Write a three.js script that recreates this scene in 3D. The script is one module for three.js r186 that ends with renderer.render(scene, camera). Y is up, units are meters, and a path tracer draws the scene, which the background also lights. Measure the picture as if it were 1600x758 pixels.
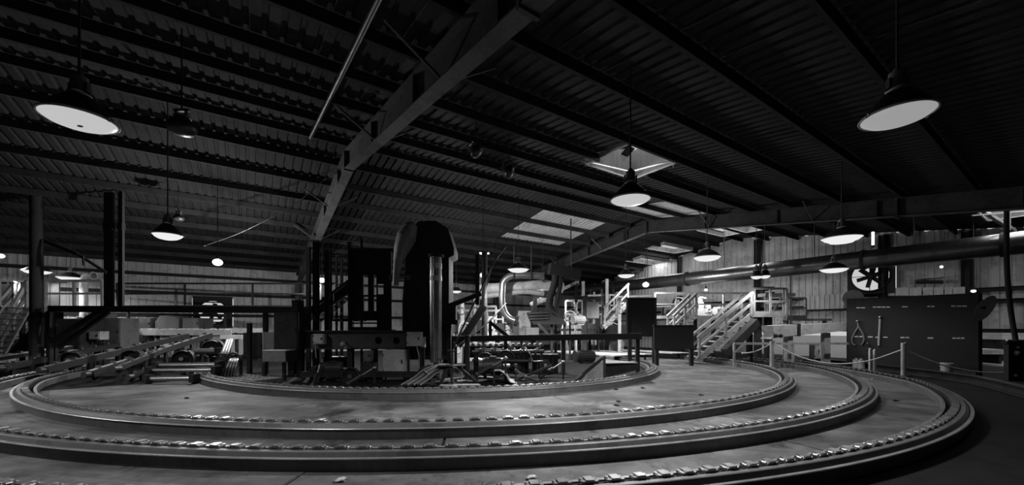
import * as THREE from 'three';
import { mergeGeometries } from 'three/addons/utils/BufferGeometryUtils.js';
import { RectAreaLightUniformsLib } from 'three/addons/lights/RectAreaLightUniformsLib.js';

// ---------------------------------------------------------------- camera, sky, exposure
const scene = new THREE.Scene();
const F = 610, CX = 800, CY = 510, EYE = 1.6;                 // focal length and vanishing point in pixels of a 1600 x 758 frame; eye height in metres
const camera = new THREE.PerspectiveCamera(2 * Math.atan(379 / F) * 180 / Math.PI, 1600 / 758, 0.1, 200);
camera.position.set(0, EYE, 0);
camera.lookAt(0, EYE, -10);
camera.setViewOffset(1600, 758, 0, 379 - CY, 1600, 758);      // level camera, lens shifted up
scene.background = new THREE.Color().setRGB(0.58, 0.58, 0.58);  // overcast daylight behind the skylights, fans and the open wall foot
const renderer = new THREE.WebGLRenderer({ antialias: true });
renderer.toneMapping = THREE.LinearToneMapping;
renderer.toneMappingExposure = 1.0;
renderer.shadowMap.enabled = true;
RectAreaLightUniformsLib.init();
const LAMP_NEAR = 22, LAMP_MID = 76, LAMP_FAR = 95, BULB = 50, GLOW = 0.52, SKYLIGHT = 6;

// ---------------------------------------------------------------- helpers
let seed = 7;
const rnd = () => { seed = (seed * 1664525 + 1013904223) >>> 0; return seed / 4294967296; };
const rr = (a, b) => a + (b - a) * rnd();
const V = (x, y, z) => new THREE.Vector3(x, y, z);
const at = (px, py, D) => V((px - CX) / F * D, EYE - (py - CY) / F * D, -D);       // a pixel at a depth
const U = [-0.558, 0.830], W = [0.830, 0.558];                                       // the building's two axes: U across the ridge, W along it
const SU = (s, t, y) => V(U[0] * s + W[0] * t, y, -(U[1] * s + W[1] * t));
const TURN_U = Math.atan2(U[1], U[0]), TURN_W = Math.atan2(W[1], W[0]);              // rotation.y that turns +x onto the axis
const used = new Map();
function numbered(n) { const k = used.get(n) ?? 0; used.set(n, k + 1); return k ? n + '_' + String(k).padStart(3, '0') : n; }
function metres(g) {                                                                 // uv in metres across the face's widest plane
  const p = g.attributes.position, n = g.attributes.normal, uv = new Float32Array(p.count * 2);
  for (let i = 0; i < p.count; i++) {
    const ax = Math.abs(n.getX(i)), ay = Math.abs(n.getY(i)), az = Math.abs(n.getZ(i));
    const [a, b] = ay >= ax && ay >= az ? [p.getX(i), p.getZ(i)] : ax > az ? [p.getZ(i), p.getY(i)] : [p.getX(i), p.getY(i)];
    uv[2 * i] = a; uv[2 * i + 1] = b;
  }
  g.setAttribute('uv', new THREE.BufferAttribute(uv, 2));
  return g;
}
function clean(g) { const o = g.index ? g.toNonIndexed() : g.clone(); for (const k of Object.keys(o.attributes)) if (!['position', 'normal', 'uv'].includes(k)) o.deleteAttribute(k); if (!o.attributes.normal) o.computeVertexNormals();
  const p = o.attributes.position, n = o.attributes.normal, a = V(0, 0, 0), b = V(0, 0, 0), c = V(0, 0, 0), m = V(0, 0, 0);
  for (let i = 0; i < p.count; i += 3) {                                             // a mirrored placement turns the winding: set it by the normals
    a.fromBufferAttribute(p, i); b.fromBufferAttribute(p, i + 1); c.fromBufferAttribute(p, i + 2); m.fromBufferAttribute(n, i);
    if (b.clone().sub(a).cross(c.clone().sub(a)).dot(m) < 0) { p.setXYZ(i + 1, c.x, c.y, c.z); p.setXYZ(i + 2, b.x, b.y, b.z); const q = V(n.getX(i + 1), n.getY(i + 1), n.getZ(i + 1)); n.setXYZ(i + 1, n.getX(i + 2), n.getY(i + 2), n.getZ(i + 2)); n.setXYZ(i + 2, q.x, q.y, q.z); }
  }
  return metres(o); }
function merged(gs) { const l = [].concat(gs).map(clean); return l.length > 1 ? mergeGeometries(l) : l[0]; }
function mesh(name, gs, m, parent, base) {
  const g = merged(gs);
  if (base) g.translate(-base.x, -base.y, -base.z);
  const o = new THREE.Mesh(g, m);
  o.name = parent === scene ? numbered(name) : name;
  o.castShadow = o.receiveShadow = true;
  parent.add(o);
  return o;
}
function tag(o, label, category, group, kind) { if (label) o.userData.label = label; if (category) o.userData.category = category; if (group) o.userData.group = group; if (kind) o.userData.kind = kind; return o; }
// A thing: a Group at its base, world-space geometry for its parts is given to part().
function thing(name, label, category, base = V(0, 0, 0), group) {
  const o = new THREE.Group();
  o.name = numbered(name); o.position.copy(base); scene.add(o);
  o.userData.base = base.clone();
  return tag(o, label, category, group);
}
function struct(name, base = V(0, 0, 0)) { const o = thing(name, null, null, base); o.userData.kind = 'structure'; return o; }
function part(o, name, gs, m, label) { const r = mesh(name, gs, m, o, o.userData.base ?? o.parent?.userData.base); if (label) r.userData.label = label; return r; }
function sub(p, name, gs, m) { return mesh(name, gs, m, p, p.parent.userData.base); }
function copy(o, pos, turn, label) { const c = o.clone(); c.name = numbered(o.name.replace(/_\d{3}$/, '')); c.userData = { ...o.userData }; if (pos) c.position.copy(pos); if (turn !== undefined) c.rotation.y = turn; if (label) c.userData.label = label; scene.add(c); return c; }

// geometry, all in world space
const bx = (w, h, d, c, ry = 0) => { const g = new THREE.BoxGeometry(w, h, d); if (ry) g.rotateY(ry); return g.translate(c.x, c.y, c.z); };
function frameOf(p, q, roll = 0) {
  const x = q.clone().sub(p), L = x.length(); x.normalize();
  const up = Math.abs(x.y) > 0.97 ? V(0, 0, 1) : V(0, 1, 0), z = x.clone().cross(up).normalize(), y = z.clone().cross(x);
  const m = new THREE.Matrix4().makeBasis(x, y, z); if (roll) m.multiply(new THREE.Matrix4().makeRotationX(roll));
  return [m.setPosition(p.clone().add(q).multiplyScalar(0.5)), L];
}
const bar = (p, q, h = 0.1, d = h, roll = 0) => { const [m, L] = frameOf(p, q, roll); return new THREE.BoxGeometry(L, h, d).applyMatrix4(m); };
const rod = (p, q, r = 0.03, n = 10) => { const [m, L] = frameOf(p, q); return new THREE.CylinderGeometry(r, r, L, n).rotateZ(Math.PI / 2).applyMatrix4(m); };
const tube = (pts, r, n = 24, k = 8) => new THREE.TubeGeometry(new THREE.CatmullRomCurve3(pts), n, r, k);
const cyl = (c, r, h, n = 20, r2 = r) => new THREE.CylinderGeometry(r2, r, h, n).translate(c.x, c.y + h / 2, c.z);
const ball = (c, r, n = 12) => new THREE.SphereGeometry(r, n, n * 0.7 | 0).translate(c.x, c.y, c.z);
// an I-section between two points: web and flanges
function ibeam(p, q, h, b, tw = 0.02, tf = 0.025) {
  const s = new THREE.Shape([[-b / 2, -h / 2], [b / 2, -h / 2], [b / 2, -h / 2 + tf], [tw / 2, -h / 2 + tf], [tw / 2, h / 2 - tf], [b / 2, h / 2 - tf], [b / 2, h / 2], [-b / 2, h / 2], [-b / 2, h / 2 - tf], [-tw / 2, h / 2 - tf], [-tw / 2, -h / 2 + tf], [-b / 2, -h / 2 + tf]].map(([x, y]) => new THREE.Vector2(x, y)));
  const [m, L] = frameOf(p, q), g = new THREE.ExtrudeGeometry(s, { depth: L, bevelEnabled: false, steps: 1 }).translate(0, 0, -L / 2).rotateY(Math.PI / 2);
  return g.applyMatrix4(m);
}
function channel(p, q, h, b, t = 0.02, roll = 0) {
  const s = new THREE.Shape([[0, -h / 2], [b, -h / 2], [b, -h / 2 + t], [t, -h / 2 + t], [t, h / 2 - t], [b, h / 2 - t], [b, h / 2], [0, h / 2]].map(([x, y]) => new THREE.Vector2(x, y)));
  const [m, L] = frameOf(p, q, roll);
  return new THREE.ExtrudeGeometry(s, { depth: L, bevelEnabled: false, steps: 1 }).translate(0, 0, -L / 2).rotateY(Math.PI / 2).applyMatrix4(m);
}
function raw(pos, nor) { const g = new THREE.BufferGeometry(); g.setAttribute('position', new THREE.Float32BufferAttribute(pos, 3)); if (nor) g.setAttribute('normal', new THREE.Float32BufferAttribute(nor, 3)); else g.computeVertexNormals(); return g; }
// a closed [outward, up] profile swept along a plan path of { p: [x, z], n: [nx, nz] }; smooth along the path, sharp across it
function sweep(path, profile, closed = true) {
  const pos = [], nor = [], K = profile.length;
  for (let j = 0; j < (closed ? K : K - 1); j++) {
    const [a, ya] = profile[j], [b, yb] = profile[(j + 1) % K], l = Math.hypot(b - a, yb - ya), no = (yb - ya) / l, nu = -(b - a) / l;
    for (let i = 0; i < path.length - 1; i++) {
      const A = path[i], B = path[i + 1], v = (P, o, y) => [P.p[0] + P.n[0] * o, y, P.p[1] + P.n[1] * o], w = (P) => [P.n[0] * no, nu, P.n[1] * no];
      for (const [P, o, y] of [[A, a, ya], [A, b, yb], [B, a, ya], [B, a, ya], [A, b, yb], [B, b, yb]]) { pos.push(...v(P, o, y)); nor.push(...w(P)); }
    }
  }
  if (closed) for (const [e, f] of [[path[0], 1], [path[path.length - 1], -1]]) {
    const tri = THREE.ShapeUtils.triangulateShape(profile.map(([x, y]) => new THREE.Vector2(x, y)), []), t = [-e.n[1] * f, 0, e.n[0] * f];
    for (const ix of tri) for (const k of ix) { const [o, y] = profile[k]; pos.push(e.p[0] + e.n[0] * o, y, e.p[1] + e.n[1] * o); nor.push(...t); }
  }
  return raw(pos, nor);
}

// ---------------------------------------------------------------- textures and materials
function noiseTile(n, octaves, s) {                                                  // tileable value noise, 0..1
  let sd = s; const r = () => { sd = (sd * 1664525 + 1013904223) >>> 0; return sd / 4294967296; };
  const out = new Float32Array(n * n); let amp = 1, sum = 0;
  for (const [fx, fy] of octaves) {
    const grid = Float32Array.from({ length: fx * fy }, r);
    for (let y = 0; y < n; y++) for (let x = 0; x < n; x++) {
      const gx = x / n * fx, gy = y / n * fy, x0 = gx | 0, y0 = gy | 0, sx = gx - x0, sy = gy - y0, u = sx * sx * (3 - 2 * sx), v = sy * sy * (3 - 2 * sy);
      const x1 = (x0 + 1) % fx, y1 = (y0 + 1) % fy, a = grid[y0 * fx + x0], b = grid[y0 * fx + x1], c = grid[y1 * fx + x0], d = grid[y1 * fx + x1];
      out[y * n + x] += amp * (a + (b - a) * u + (c - a) * v + (a - b - c + d) * u * v);
    }
    sum += amp; amp *= 0.62;
  }
  return out.map((v) => v / sum);
}
function texture(n, f, srgb, metresAcross) {
  const d = new Uint8Array(n * n * 4);
  for (let i = 0; i < n * n; i++) { const v = Math.max(0, Math.min(255, f(i % n, i / n | 0) * 255)); d[4 * i] = d[4 * i + 1] = d[4 * i + 2] = v; d[4 * i + 3] = 255; }
  const t = new THREE.DataTexture(d, n, n); t.wrapS = t.wrapT = THREE.RepeatWrapping; t.magFilter = THREE.LinearFilter; t.minFilter = THREE.LinearMipmapLinearFilter; t.generateMipmaps = true;
  if (srgb) t.colorSpace = THREE.SRGBColorSpace;
  t.repeat.set(1 / metresAcross, 1 / metresAcross); t.needsUpdate = true;
  return t;
}
const nA = noiseTile(1024, [[5, 9], [11, 23], [31, 53], [90, 140], [300, 300]], 11), nB = noiseTile(1024, [[3, 4], [9, 9], [40, 40]], 29), nC = noiseTile(512, [[6, 6], [20, 20], [70, 70], [200, 200]], 5), nD = noiseTile(512, [[4, 2], [40, 3], [160, 6]], 17);
const sm = (a, b, x) => { const t = Math.max(0, Math.min(1, (x - a) / (b - a))); return t * t * (3 - 2 * t); };
// worn steel-trowelled concrete: mottled, with darker rubbed streaks and oil spots
const deckTone = texture(1024, (x, y) => { const i = y * 1024 + x; return 0.7 + 1.0 * (nA[i] - 0.5) - 0.4 * sm(0.55, 0.75, nA[(y * 1024 + (x * 3 + 200) % 1024)] * 0.6 + nB[i] * 0.4) + 0.1 * (nB[i] - 0.5); }, true, 6);
const deckRough = texture(1024, (x, y) => { const i = y * 1024 + x; return 0.72 + 0.6 * (nA[(i * 1 + 5000) % (1024 * 1024)] - 0.3); }, false, 6);
const grime = texture(512, (x, y) => { const v = nC[y * 512 + x]; return 0.8 + 0.5 * (v - 0.5) - 0.12 * sm(0.56, 0.7, v); }, true, 1.7);
const streak = texture(512, (x, y) => 0.84 + 0.25 * (nD[y * 512 + x] - 0.5) - 0.12 * sm(0.55, 0.7, nC[y * 512 + x]), true, 2.3);
const wood = texture(512, (x, y) => 0.75 + 0.35 * (nD[x * 512 + y] - 0.5), true, 1.2);
const G = (v) => new THREE.Color().setRGB(v, v, v);
const mat = (v, rough = 0.6, metal = 0, map = null, extra = {}) => new THREE.MeshStandardMaterial({ color: G(v), roughness: rough, metalness: metal, map, side: THREE.DoubleSide, ...extra });
const matte = (v, map = null) => new THREE.MeshPhysicalMaterial({ color: G(v), roughness: 0.85, specularIntensity: 0.25, map, side: THREE.DoubleSide });
const M = {
  deck: mat(0.21, 0.8, 0, deckTone, { roughnessMap: deckRough, bumpMap: deckRough, bumpScale: 0.004 }),
  yard: mat(0.5, 0.9, 0, grime),
  floor: matte(0.02, grime),
  track: mat(0.16, 0.5, 0.1, streak),
  lip: mat(0.45, 0.35, 0.4, grime),
  chain: mat(0.6, 0.3, 0.75, grime),
  bed: matte(0.05, grime),
  dark: matte(0.05, grime),
  black: matte(0.035),
  rubber: mat(0.02, 0.45, 0),
  steel: mat(0.07, 0.45, 0.2, grime),
  galv: mat(0.5, 0.32, 0.85, streak),
  grey: mat(0.22, 0.55, 0, grime),
  pale: mat(0.66, 0.55, 0, grime),
  white: mat(0.82, 0.55, 0, grime),
  rail: mat(0.6, 0.5, 0, grime),
  sheet: mat(0.7, 0.5, 0, streak),
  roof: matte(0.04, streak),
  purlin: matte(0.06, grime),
  rafter: matte(0.16, grime),
  wood: mat(0.55, 0.7, 0, wood),
  shade: mat(0.06, 0.4, 0.3, grime),
  fibre: new THREE.MeshPhysicalMaterial({ color: G(0.6), roughness: 0.95, transmission: 0.5, thickness: 0, side: THREE.DoubleSide, map: streak }),
  tarp: mat(0.8, 0.7, 0, streak),
  rope: mat(0.5, 0.8, 0),
  lens: new THREE.MeshStandardMaterial({ color: G(0.02), roughness: 0.3, emissive: G(1), emissiveIntensity: GLOW }),
  lensfar: new THREE.MeshStandardMaterial({ color: G(0.02), roughness: 0.3, emissive: G(1), emissiveIntensity: 0.85 }),
  lensdim: new THREE.MeshStandardMaterial({ color: G(0.02), roughness: 0.3, emissive: G(1), emissiveIntensity: GLOW * 0.6 }),
  bulb: new THREE.MeshStandardMaterial({ color: G(0.02), roughness: 0.3, emissive: G(1), emissiveIntensity: 1.6 }),
};

// ---------------------------------------------------------------- the hall: floor, walls, roof
const S0 = -3, S1 = 27, T0 = -29, T1 = 25, RIDGE = 12.4;
const bottom = (s) => 6.28 - 0.1456 * Math.abs(s - RIDGE);                           // underside of the rafters
const roofY = (s) => bottom(s) + 0.78;
const yard = struct('ground');
part(yard, 'paving', bx(90, 0.3, 60, SU((S0 + S1) / 2, T1 + 30.4, -0.2), TURN_U), M.yard);
const floor = struct('floor');
part(floor, 'slab', bx(S1 - S0 + 0.6, 0.3, T1 - T0 + 0.6, SU((S0 + S1) / 2, (T0 + T1) / 2, -0.17), TURN_U), M.floor);

// the four concentric tracks: radius about C as a function of the bearing
const C = [-2, -18.5];
const poly = (c, lo, hi) => (th) => { const x = Math.max(lo, Math.min(hi, th)), d = th - x; let v = 0; for (const k of c) v = v * x + k; return v - Math.max(0, d) * 3.2; };
const R = [
  poly([0.046, -0.281, -0.67, -0.512, 9.77], -0.98, 1.5),
  poly([-0.211, -0.277, 0.232, -0.356, 12.773], -0.9, 1.5),
  poly([-0.431, 0.259, -0.071, 14.019], -0.4, 1.2),
  poly([-1.0, 1.1, -0.35, 15.26], 0.1, 0.98),
  (th) => 16.75 - Math.max(0, th - 1.1) * 4.2,
];
const onRing = (f, th, o = 0) => { const r = f(th) + o; return [C[0] + r * Math.sin(th), C[1] + r * Math.cos(th)]; };
function ringPath(f, a, b, step = 0.02) {
  const out = [], n = Math.ceil((b - a) / step);
  for (let i = 0; i <= n; i++) {
    const th = a + (b - a) * i / n, p = onRing(f, th), q = onRing(f, th + 0.004), o = onRing(f, th - 0.004), tx = q[0] - o[0], tz = q[1] - o[1], l = Math.hypot(tx, tz);
    let n2 = [-tz / l, tx / l]; if (n2[0] * (p[0] - C[0]) + n2[1] * (p[1] - C[1]) < 0) n2 = n2.map((v) => -v);
    out.push({ p, n: n2, th });
  }
  return out;
}
// deck plates between the tracks, radial joints
function deckPlate(fa, oa, fb, ob, a, b) {
  const n = Math.max(2, Math.ceil((b - a) / 0.05)), pos = [], nor = [], g = 0.0018, top = 0, low = -0.02, e = 0.006;
  const q = (A, B, Cc, D, nn) => { for (const p of [A, B, Cc, Cc, B, D]) { pos.push(...p); nor.push(...nn); } };
  const P = (th, k, y) => { const f = k ? fb : fa, o = k ? ob : oa, [x, z] = onRing(f, th, o); return [x, y, z]; };
  for (let i = 0; i < n; i++) {
    const t0 = a + g + (b - a - 2 * g) * i / n, t1 = a + g + (b - a - 2 * g) * (i + 1) / n;
    q(P(t0, 0, top), P(t0, 1, top), P(t1, 0, top), P(t1, 1, top), [0, 1, 0]);
  }
  for (const [t, d] of [[a + g, -e / 12], [b - g, e / 12]]) q(P(t, 0, top), P(t, 1, top), P(t + d, 0, low), P(t + d, 1, low), [0, 0.7, 0.7]);
  return raw(pos, nor);
}
for (const [ia, ib, a, b, cuts] of [[0, 1, -0.83, 1.75, [-0.58, -0.105, 0.3, 0.62, 1.02, 1.3]], [1, 2, -0.95, 1.6, [-0.6, -0.25, 0.08, 0.5, 0.87, 1.25]], [2, 3, -0.95, 1.5, [-0.62, -0.3, -0.02, 0.42, 0.85, 1.2]]]) {
  const list = [a, ...cuts, b];
  for (let i = 0; i < list.length - 1; i++) part(floor, 'deck_plate', deckPlate(R[ia], 0.0, R[ib], 0.0, list[i], list[i + 1]), M.deck);
}
for (const [a, b] of [[-0.8, -0.35], [-0.35, 0.02], [0.02, 0.2]]) part(floor, 'deck_plate', deckPlate((t) => R[3](t), 0.0, () => 18.4, 0, a, b), M.deck);

// ribbed sheet: n ribs across width w, length along local z 0..L, ribs up +y
function ribbed(w, L, ribs = 3, h = 0.035) {
  const pr = [];
  for (let i = 0; i < ribs; i++) { const x = w * i / ribs, p = w / ribs; pr.push([x, 0], [x + p * 0.58, 0], [x + p * 0.68, h], [x + p * 0.9, h]); }
  pr.push([w, 0]);
  const pos = [];
  for (let i = 0; i < pr.length - 1; i++) { const [a, ya] = pr[i], [b, yb] = pr[i + 1]; pos.push(a, ya, 0, b, yb, 0, a, ya, L, a, ya, L, b, yb, 0, b, yb, L); }
  return raw(pos);
}
const basis = (o, x, y, z) => new THREE.Matrix4().makeBasis(x, y, z).setPosition(o);
const dirU = SU(1, 0, 0), dirW = SU(0, 1, 0), UPV = V(0, 1, 0);
const ceiling = struct('ceiling');
const OPEN = [[8, 10, 6.4, 8.05], [19, 22, 9.2, 10.3], [20, 23, 11.0, 12.1], [21, 24, 14.6, 15.9], [22, 25, 17.0, 18.4], [19, 22, 0.8, 2.1]];        // holes in the roof: w from, w to, s from, s to
const FIBRE = [[11, 15, 13.6, 17.4], [14, 17, 9.4, 12.1]];
for (let t = T0; t < T1; t++) for (const [sa, sb] of [[S0 - 0.3, RIDGE], [RIDGE, S1 + 0.3]]) {
  const marks = [[sa, sb, M.roof]];
  const cut = (list, hole, m) => { for (const [a, b, s0, s1] of list) if (t >= a && t < b) for (let i = 0; i < marks.length; i++) { const [x, y, mm] = marks[i]; if (s1 <= x || s0 >= y) continue; const add = []; if (s0 > x) add.push([x, s0, mm]); if (m) add.push([Math.max(s0, x), Math.min(s1, y), m]); if (s1 < y) add.push([s1, y, mm]); marks.splice(i, 1, ...add); i += add.length - 1; } };
  cut(OPEN, true, null); cut(FIBRE, false, M.fibre);
  for (const [x, y, m] of marks) {
    const A = SU(x, t, roofY(x)), B = SU(y, t, roofY(y)), z = B.clone().sub(A), L = z.length(); z.normalize();
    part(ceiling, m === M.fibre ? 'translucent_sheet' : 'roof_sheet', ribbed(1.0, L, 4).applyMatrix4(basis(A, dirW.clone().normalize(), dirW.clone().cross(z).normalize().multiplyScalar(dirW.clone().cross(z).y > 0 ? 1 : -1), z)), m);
  }
}
for (let s = S0 + 0.4; s < S1; s += 1.45) {
  const s2 = s > RIDGE - 0.4 && s < RIDGE + 0.4 ? RIDGE - 0.5 : s;
  const gaps = OPEN.filter(([, , a, b]) => s2 > a - 0.05 && s2 < b + 0.05).map(([a, b]) => [a, b]).sort((p, q) => p[0] - q[0]);
  let t = T0; const runs = []; for (const [a, b] of gaps) { runs.push([t, a]); t = b; } runs.push([t, T1]);
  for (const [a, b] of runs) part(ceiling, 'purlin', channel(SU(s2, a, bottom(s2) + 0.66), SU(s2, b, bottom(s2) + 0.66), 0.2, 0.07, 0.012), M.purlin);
}
// roof curbs round the openings (a curb stands above the roof)
for (const [a, b, s0, s1] of OPEN) {
  const h = a === 8 ? 0.6 : 0.02, mid = (s0 + s1) / 2, y = roofY(mid) + h / 2 + 0.06, c = [];
  c.push(bx(s1 - s0 + 0.1, h + 0.3, 0.05, SU(mid, a - 0.02, y), TURN_U), bx(s1 - s0 + 0.1, h + 0.3, 0.05, SU(mid, b + 0.02, y), TURN_U));
  c.push(bx(b - a + 0.1, h + 0.3, 0.05, SU(s0 - 0.02, (a + b) / 2, y), TURN_W), bx(b - a + 0.1, h + 0.3, 0.05, SU(s1 + 0.02, (a + b) / 2, y), TURN_W));
  for (const g of c) part(ceiling, 'roof_curb', g, M.tarp);
  { const l = new THREE.RectAreaLight(0xffffff, SKYLIGHT, s1 - s0 - 0.2, b - a - 0.2); l.name = 'skylight_daylight'; const p = SU(mid, (a + b) / 2, roofY(mid) - 0.05); l.position.copy(p); l.rotation.set(-Math.PI / 2, 0, TURN_U, 'XYZ'); scene.add(l); }
}
part(ceiling, 'ridge_cap', [bx(0.7, 0.02, T1 - T0, SU(RIDGE, (T0 + T1) / 2, roofY(RIDGE) + 0.05), TURN_U)], M.roof);
// rigid frames: tapered rafters with stiffeners
for (const t of [-11.6, 2.46, 16.5]) {
  const r = struct('rafter', SU(RIDGE, t, bottom(RIDGE)));
  for (const [a, b] of [[S0, RIDGE], [RIDGE, S1]]) {
    const P = (s, y) => SU(s, t, bottom(s) + y);
    part(r, 'web', bar(P(a, 0.28), P(b, 0.28), 0.52, 0.02), M.rafter);
    part(r, 'flange', bar(P(a, 0.012), P(b, 0.012), 0.024, 0.26), M.rafter);
    part(r, 'flange', bar(P(a, 0.545), P(b, 0.545), 0.024, 0.26), M.rafter);
    for (let s = a + 1.2; s < b - 0.3; s += 2.8) part(r, 'stiffener', bx(0.02, 0.52, 0.22, P(s, 0.28), TURN_U), M.rafter);
  }
  part(r, 'splice_plate', bx(0.06, 0.62, 0.28, SU(RIDGE, t, bottom(RIDGE) + 0.26), TURN_U), M.rafter);
  part(r, 'splice_plate', bx(0.06, 0.62, 0.28, SU(3.35, t, bottom(3.35) + 0.26), TURN_U), M.rafter);
  for (const s of [S0 + 0.35, S1 - 0.35]) part(r, 'column', ibeam(SU(s, t, 0), SU(s, t, bottom(s)), 0.4, 0.25), M.rafter);
  for (const s of [5.5, 9.2, 15.4, 19]) for (const d of [-0.9, 0.9]) part(r, 'flange_brace', bar(SU(s, t, bottom(s) + 0.03), SU(s, t + d, bottom(s) + 0.6), 0.04), M.rafter);
}
// walls of ribbed sheets on girts; fn(k) gives the open spans
function wall(name, A, along, n, w, top, y0, holes, turn, tone) {
  const o = struct(name, A), inward = along.clone().cross(UPV);
  for (let i = 0; i < n; i++) {
    const P = A.clone().addScaledVector(along, i * w), yt = Math.min(top(i * w), top(i * w + w)) + 0.1;
    let spans = [[y0(i * w), yt]];
    for (const [a, b, ya, yb] of holes) if (i * w + w / 2 > a && i * w + w / 2 < b) spans = spans.flatMap(([p, q]) => ya >= q || yb <= p ? [[p, q]] : [[p, ya], [yb, q]].filter(([p2, q2]) => q2 - p2 > 0.02));
    for (const [p, q] of spans) part(o, 'wall_panel', ribbed(w, q - p, 3, 0.03).applyMatrix4(basis(V(P.x, p, P.z), along, inward, UPV)), tone?.(i * w, p) ?? M.sheet);
  }
  return o;
}
const TW = T1;
const wallFar = wall('wall_far', SU(S1, -28.65, 0), dirW.clone().normalize(), Math.round((T1 - T0) / 0.9), 0.9, () => roofY(S1), () => 0, [[26.2, 27.9, 1.6, 3.14]], 0);
const wallRight = wall('wall_right', SU(S0, TW, 0), dirU.clone().normalize(), Math.round((S1 - S0) / 0.9), 0.9, (d) => roofY(S0 + d), (d) => (d < 14.3 ? 1.42 : 0), [[8.2, 9.8, 3.2, 4.75]], 0, (d, y) => (d > 10.2 && d < 11.5 ? M.sheet : null));
for (const y of [1.15, 2.2, 3.35, 4.3]) part(wallFar, 'girt', channel(SU(S1 - 0.1, T0, y), SU(S1 - 0.1, T1, y), 0.16, 0.08), M.dark);
for (const y of [1.42, 2.62, 3.1, 4.85]) part(wallRight, 'girt', channel(SU(S0, TW - 0.12, y), SU(S1, TW - 0.12, y), 0.16, 0.08), M.dark);
for (const s of [2.9, 5.5, 11, 16, 22]) part(wallRight, 'wind_column', ibeam(SU(s, TW - 0.25, 0), SU(s, TW - 0.25, roofY(s) - 0.15), 0.3, 0.22), M.dark);
const wallNear = struct('wall_near', SU(S0, T0, 0));
part(wallNear, 'wall_panel', bx(0.1, 5.1, T1 - T0, SU(S0 - 0.1, (T0 + T1) / 2, 2.5), TURN_U), M.roof);
const wallLeft = struct('wall_left', SU(S0, T0, 0));
part(wallLeft, 'wall_panel', bx(S1 - S0 + 0.4, 7.3, 0.1, SU((S0 + S1) / 2, T0 - 0.1, 3.6), TURN_U), M.sheet);

// ---------------------------------------------------------------- curved chain tracks
const linkA = [new THREE.BoxGeometry(0.16, 0.036, 0.02).translate(0, 0, 0.034), new THREE.BoxGeometry(0.16, 0.036, 0.02).translate(0, 0, -0.034), new THREE.CylinderGeometry(0.02, 0.02, 0.1, 8).rotateX(Math.PI / 2).translate(0.06, 0, 0), new THREE.CylinderGeometry(0.02, 0.02, 0.1, 8).rotateX(Math.PI / 2).translate(-0.06, 0, 0), new THREE.BoxGeometry(0.08, 0.014, 0.1).translate(0, 0.023, 0)];
const linkGeo = merged(linkA);
const TRACKS = [
  [0, -0.98, 1.56, 0.2, 'innermost curved chain track around the dark machine', 'chain lying in the innermost curved track around the dark machine'],
  [1, -1.13, 1.6, 0.25, 'second curved chain track counted outward from the machine', 'chain lying in the second curved track counted outward from the machine'],
  [2, -1.22, 1.5, 0.25, 'third curved chain track counted outward from the machine', 'chain lying in the third curved track counted outward from the machine'],
  [3, -0.2, 1.45, 0.25, 'outer curved chain track beside the black floor at the lower right corner', 'chain lying in the outer curved track beside the black floor'],
];
for (const [k, a, b, pitch, label, chainLabel] of TRACKS) {
  const path = ringPath(R[k], a, b, 0.018), mid = path[path.length >> 1].p, o = thing('curved_track', label, 'chain track', V(mid[0], 0, mid[1]));
  part(o, 'outer_wall', sweep(path, [[0.185, 0], [0.2, 0], [0.2, 0.135], [0.185, 0.135]]), M.track);
  part(o, 'outer_lip', sweep(path, [[0.17, 0.135], [0.21, 0.135], [0.217, 0.143], [0.21, 0.151], [0.17, 0.151]]), M.lip);
  part(o, 'upper_face', sweep(path, [[0.15, 0.14], [0.165, 0.14], [0.128, 0.196], [0.118, 0.202], [0.062, 0.202], [0.062, 0.19], [0.115, 0.19]]), M.track);
  part(o, 'bed', sweep(path, [[-0.14, 0.09], [0.185, 0.09], [0.185, 0.102], [-0.14, 0.102]]), M.bed);
  part(o, 'wear_strip', sweep(path, [[-0.05, 0.102], [0.055, 0.102], [0.055, 0.172], [-0.05, 0.172]]), M.bed);
  part(o, 'inner_wall', sweep(path, [[-0.16, 0], [-0.14, 0], [-0.14, 0.15], [-0.16, 0.15]]), M.track);
  part(o, 'inner_lip', sweep(path, [[-0.17, 0.15], [-0.12, 0.15], [-0.12, 0.162], [-0.165, 0.162]]), M.lip);
  const c = thing('drive_chain', chainLabel, 'chain', V(mid[0], 0.172, mid[1]));
  let len = 0, next = 0;
  for (let i = 1; i < path.length; i++) {
    const A = path[i - 1].p, B = path[i].p, l = Math.hypot(B[0] - A[0], B[1] - A[1]);
    while (next <= len + l) {
      const f = (next - len) / l, m = new THREE.Mesh(linkGeo, M.chain);
      m.position.set(A[0] + (B[0] - A[0]) * f - mid[0], 0.034, A[1] + (B[1] - A[1]) * f - mid[1]);
      m.rotation.set(rr(-0.05, 0.05), Math.atan2(-(B[1] - A[1]), B[0] - A[0]), rr(-0.03, 0.03)); m.name = 'chain_link'; m.castShadow = m.receiveShadow = true; c.add(m);
      next += pitch;
    }
    len += l;
  }
}
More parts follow.
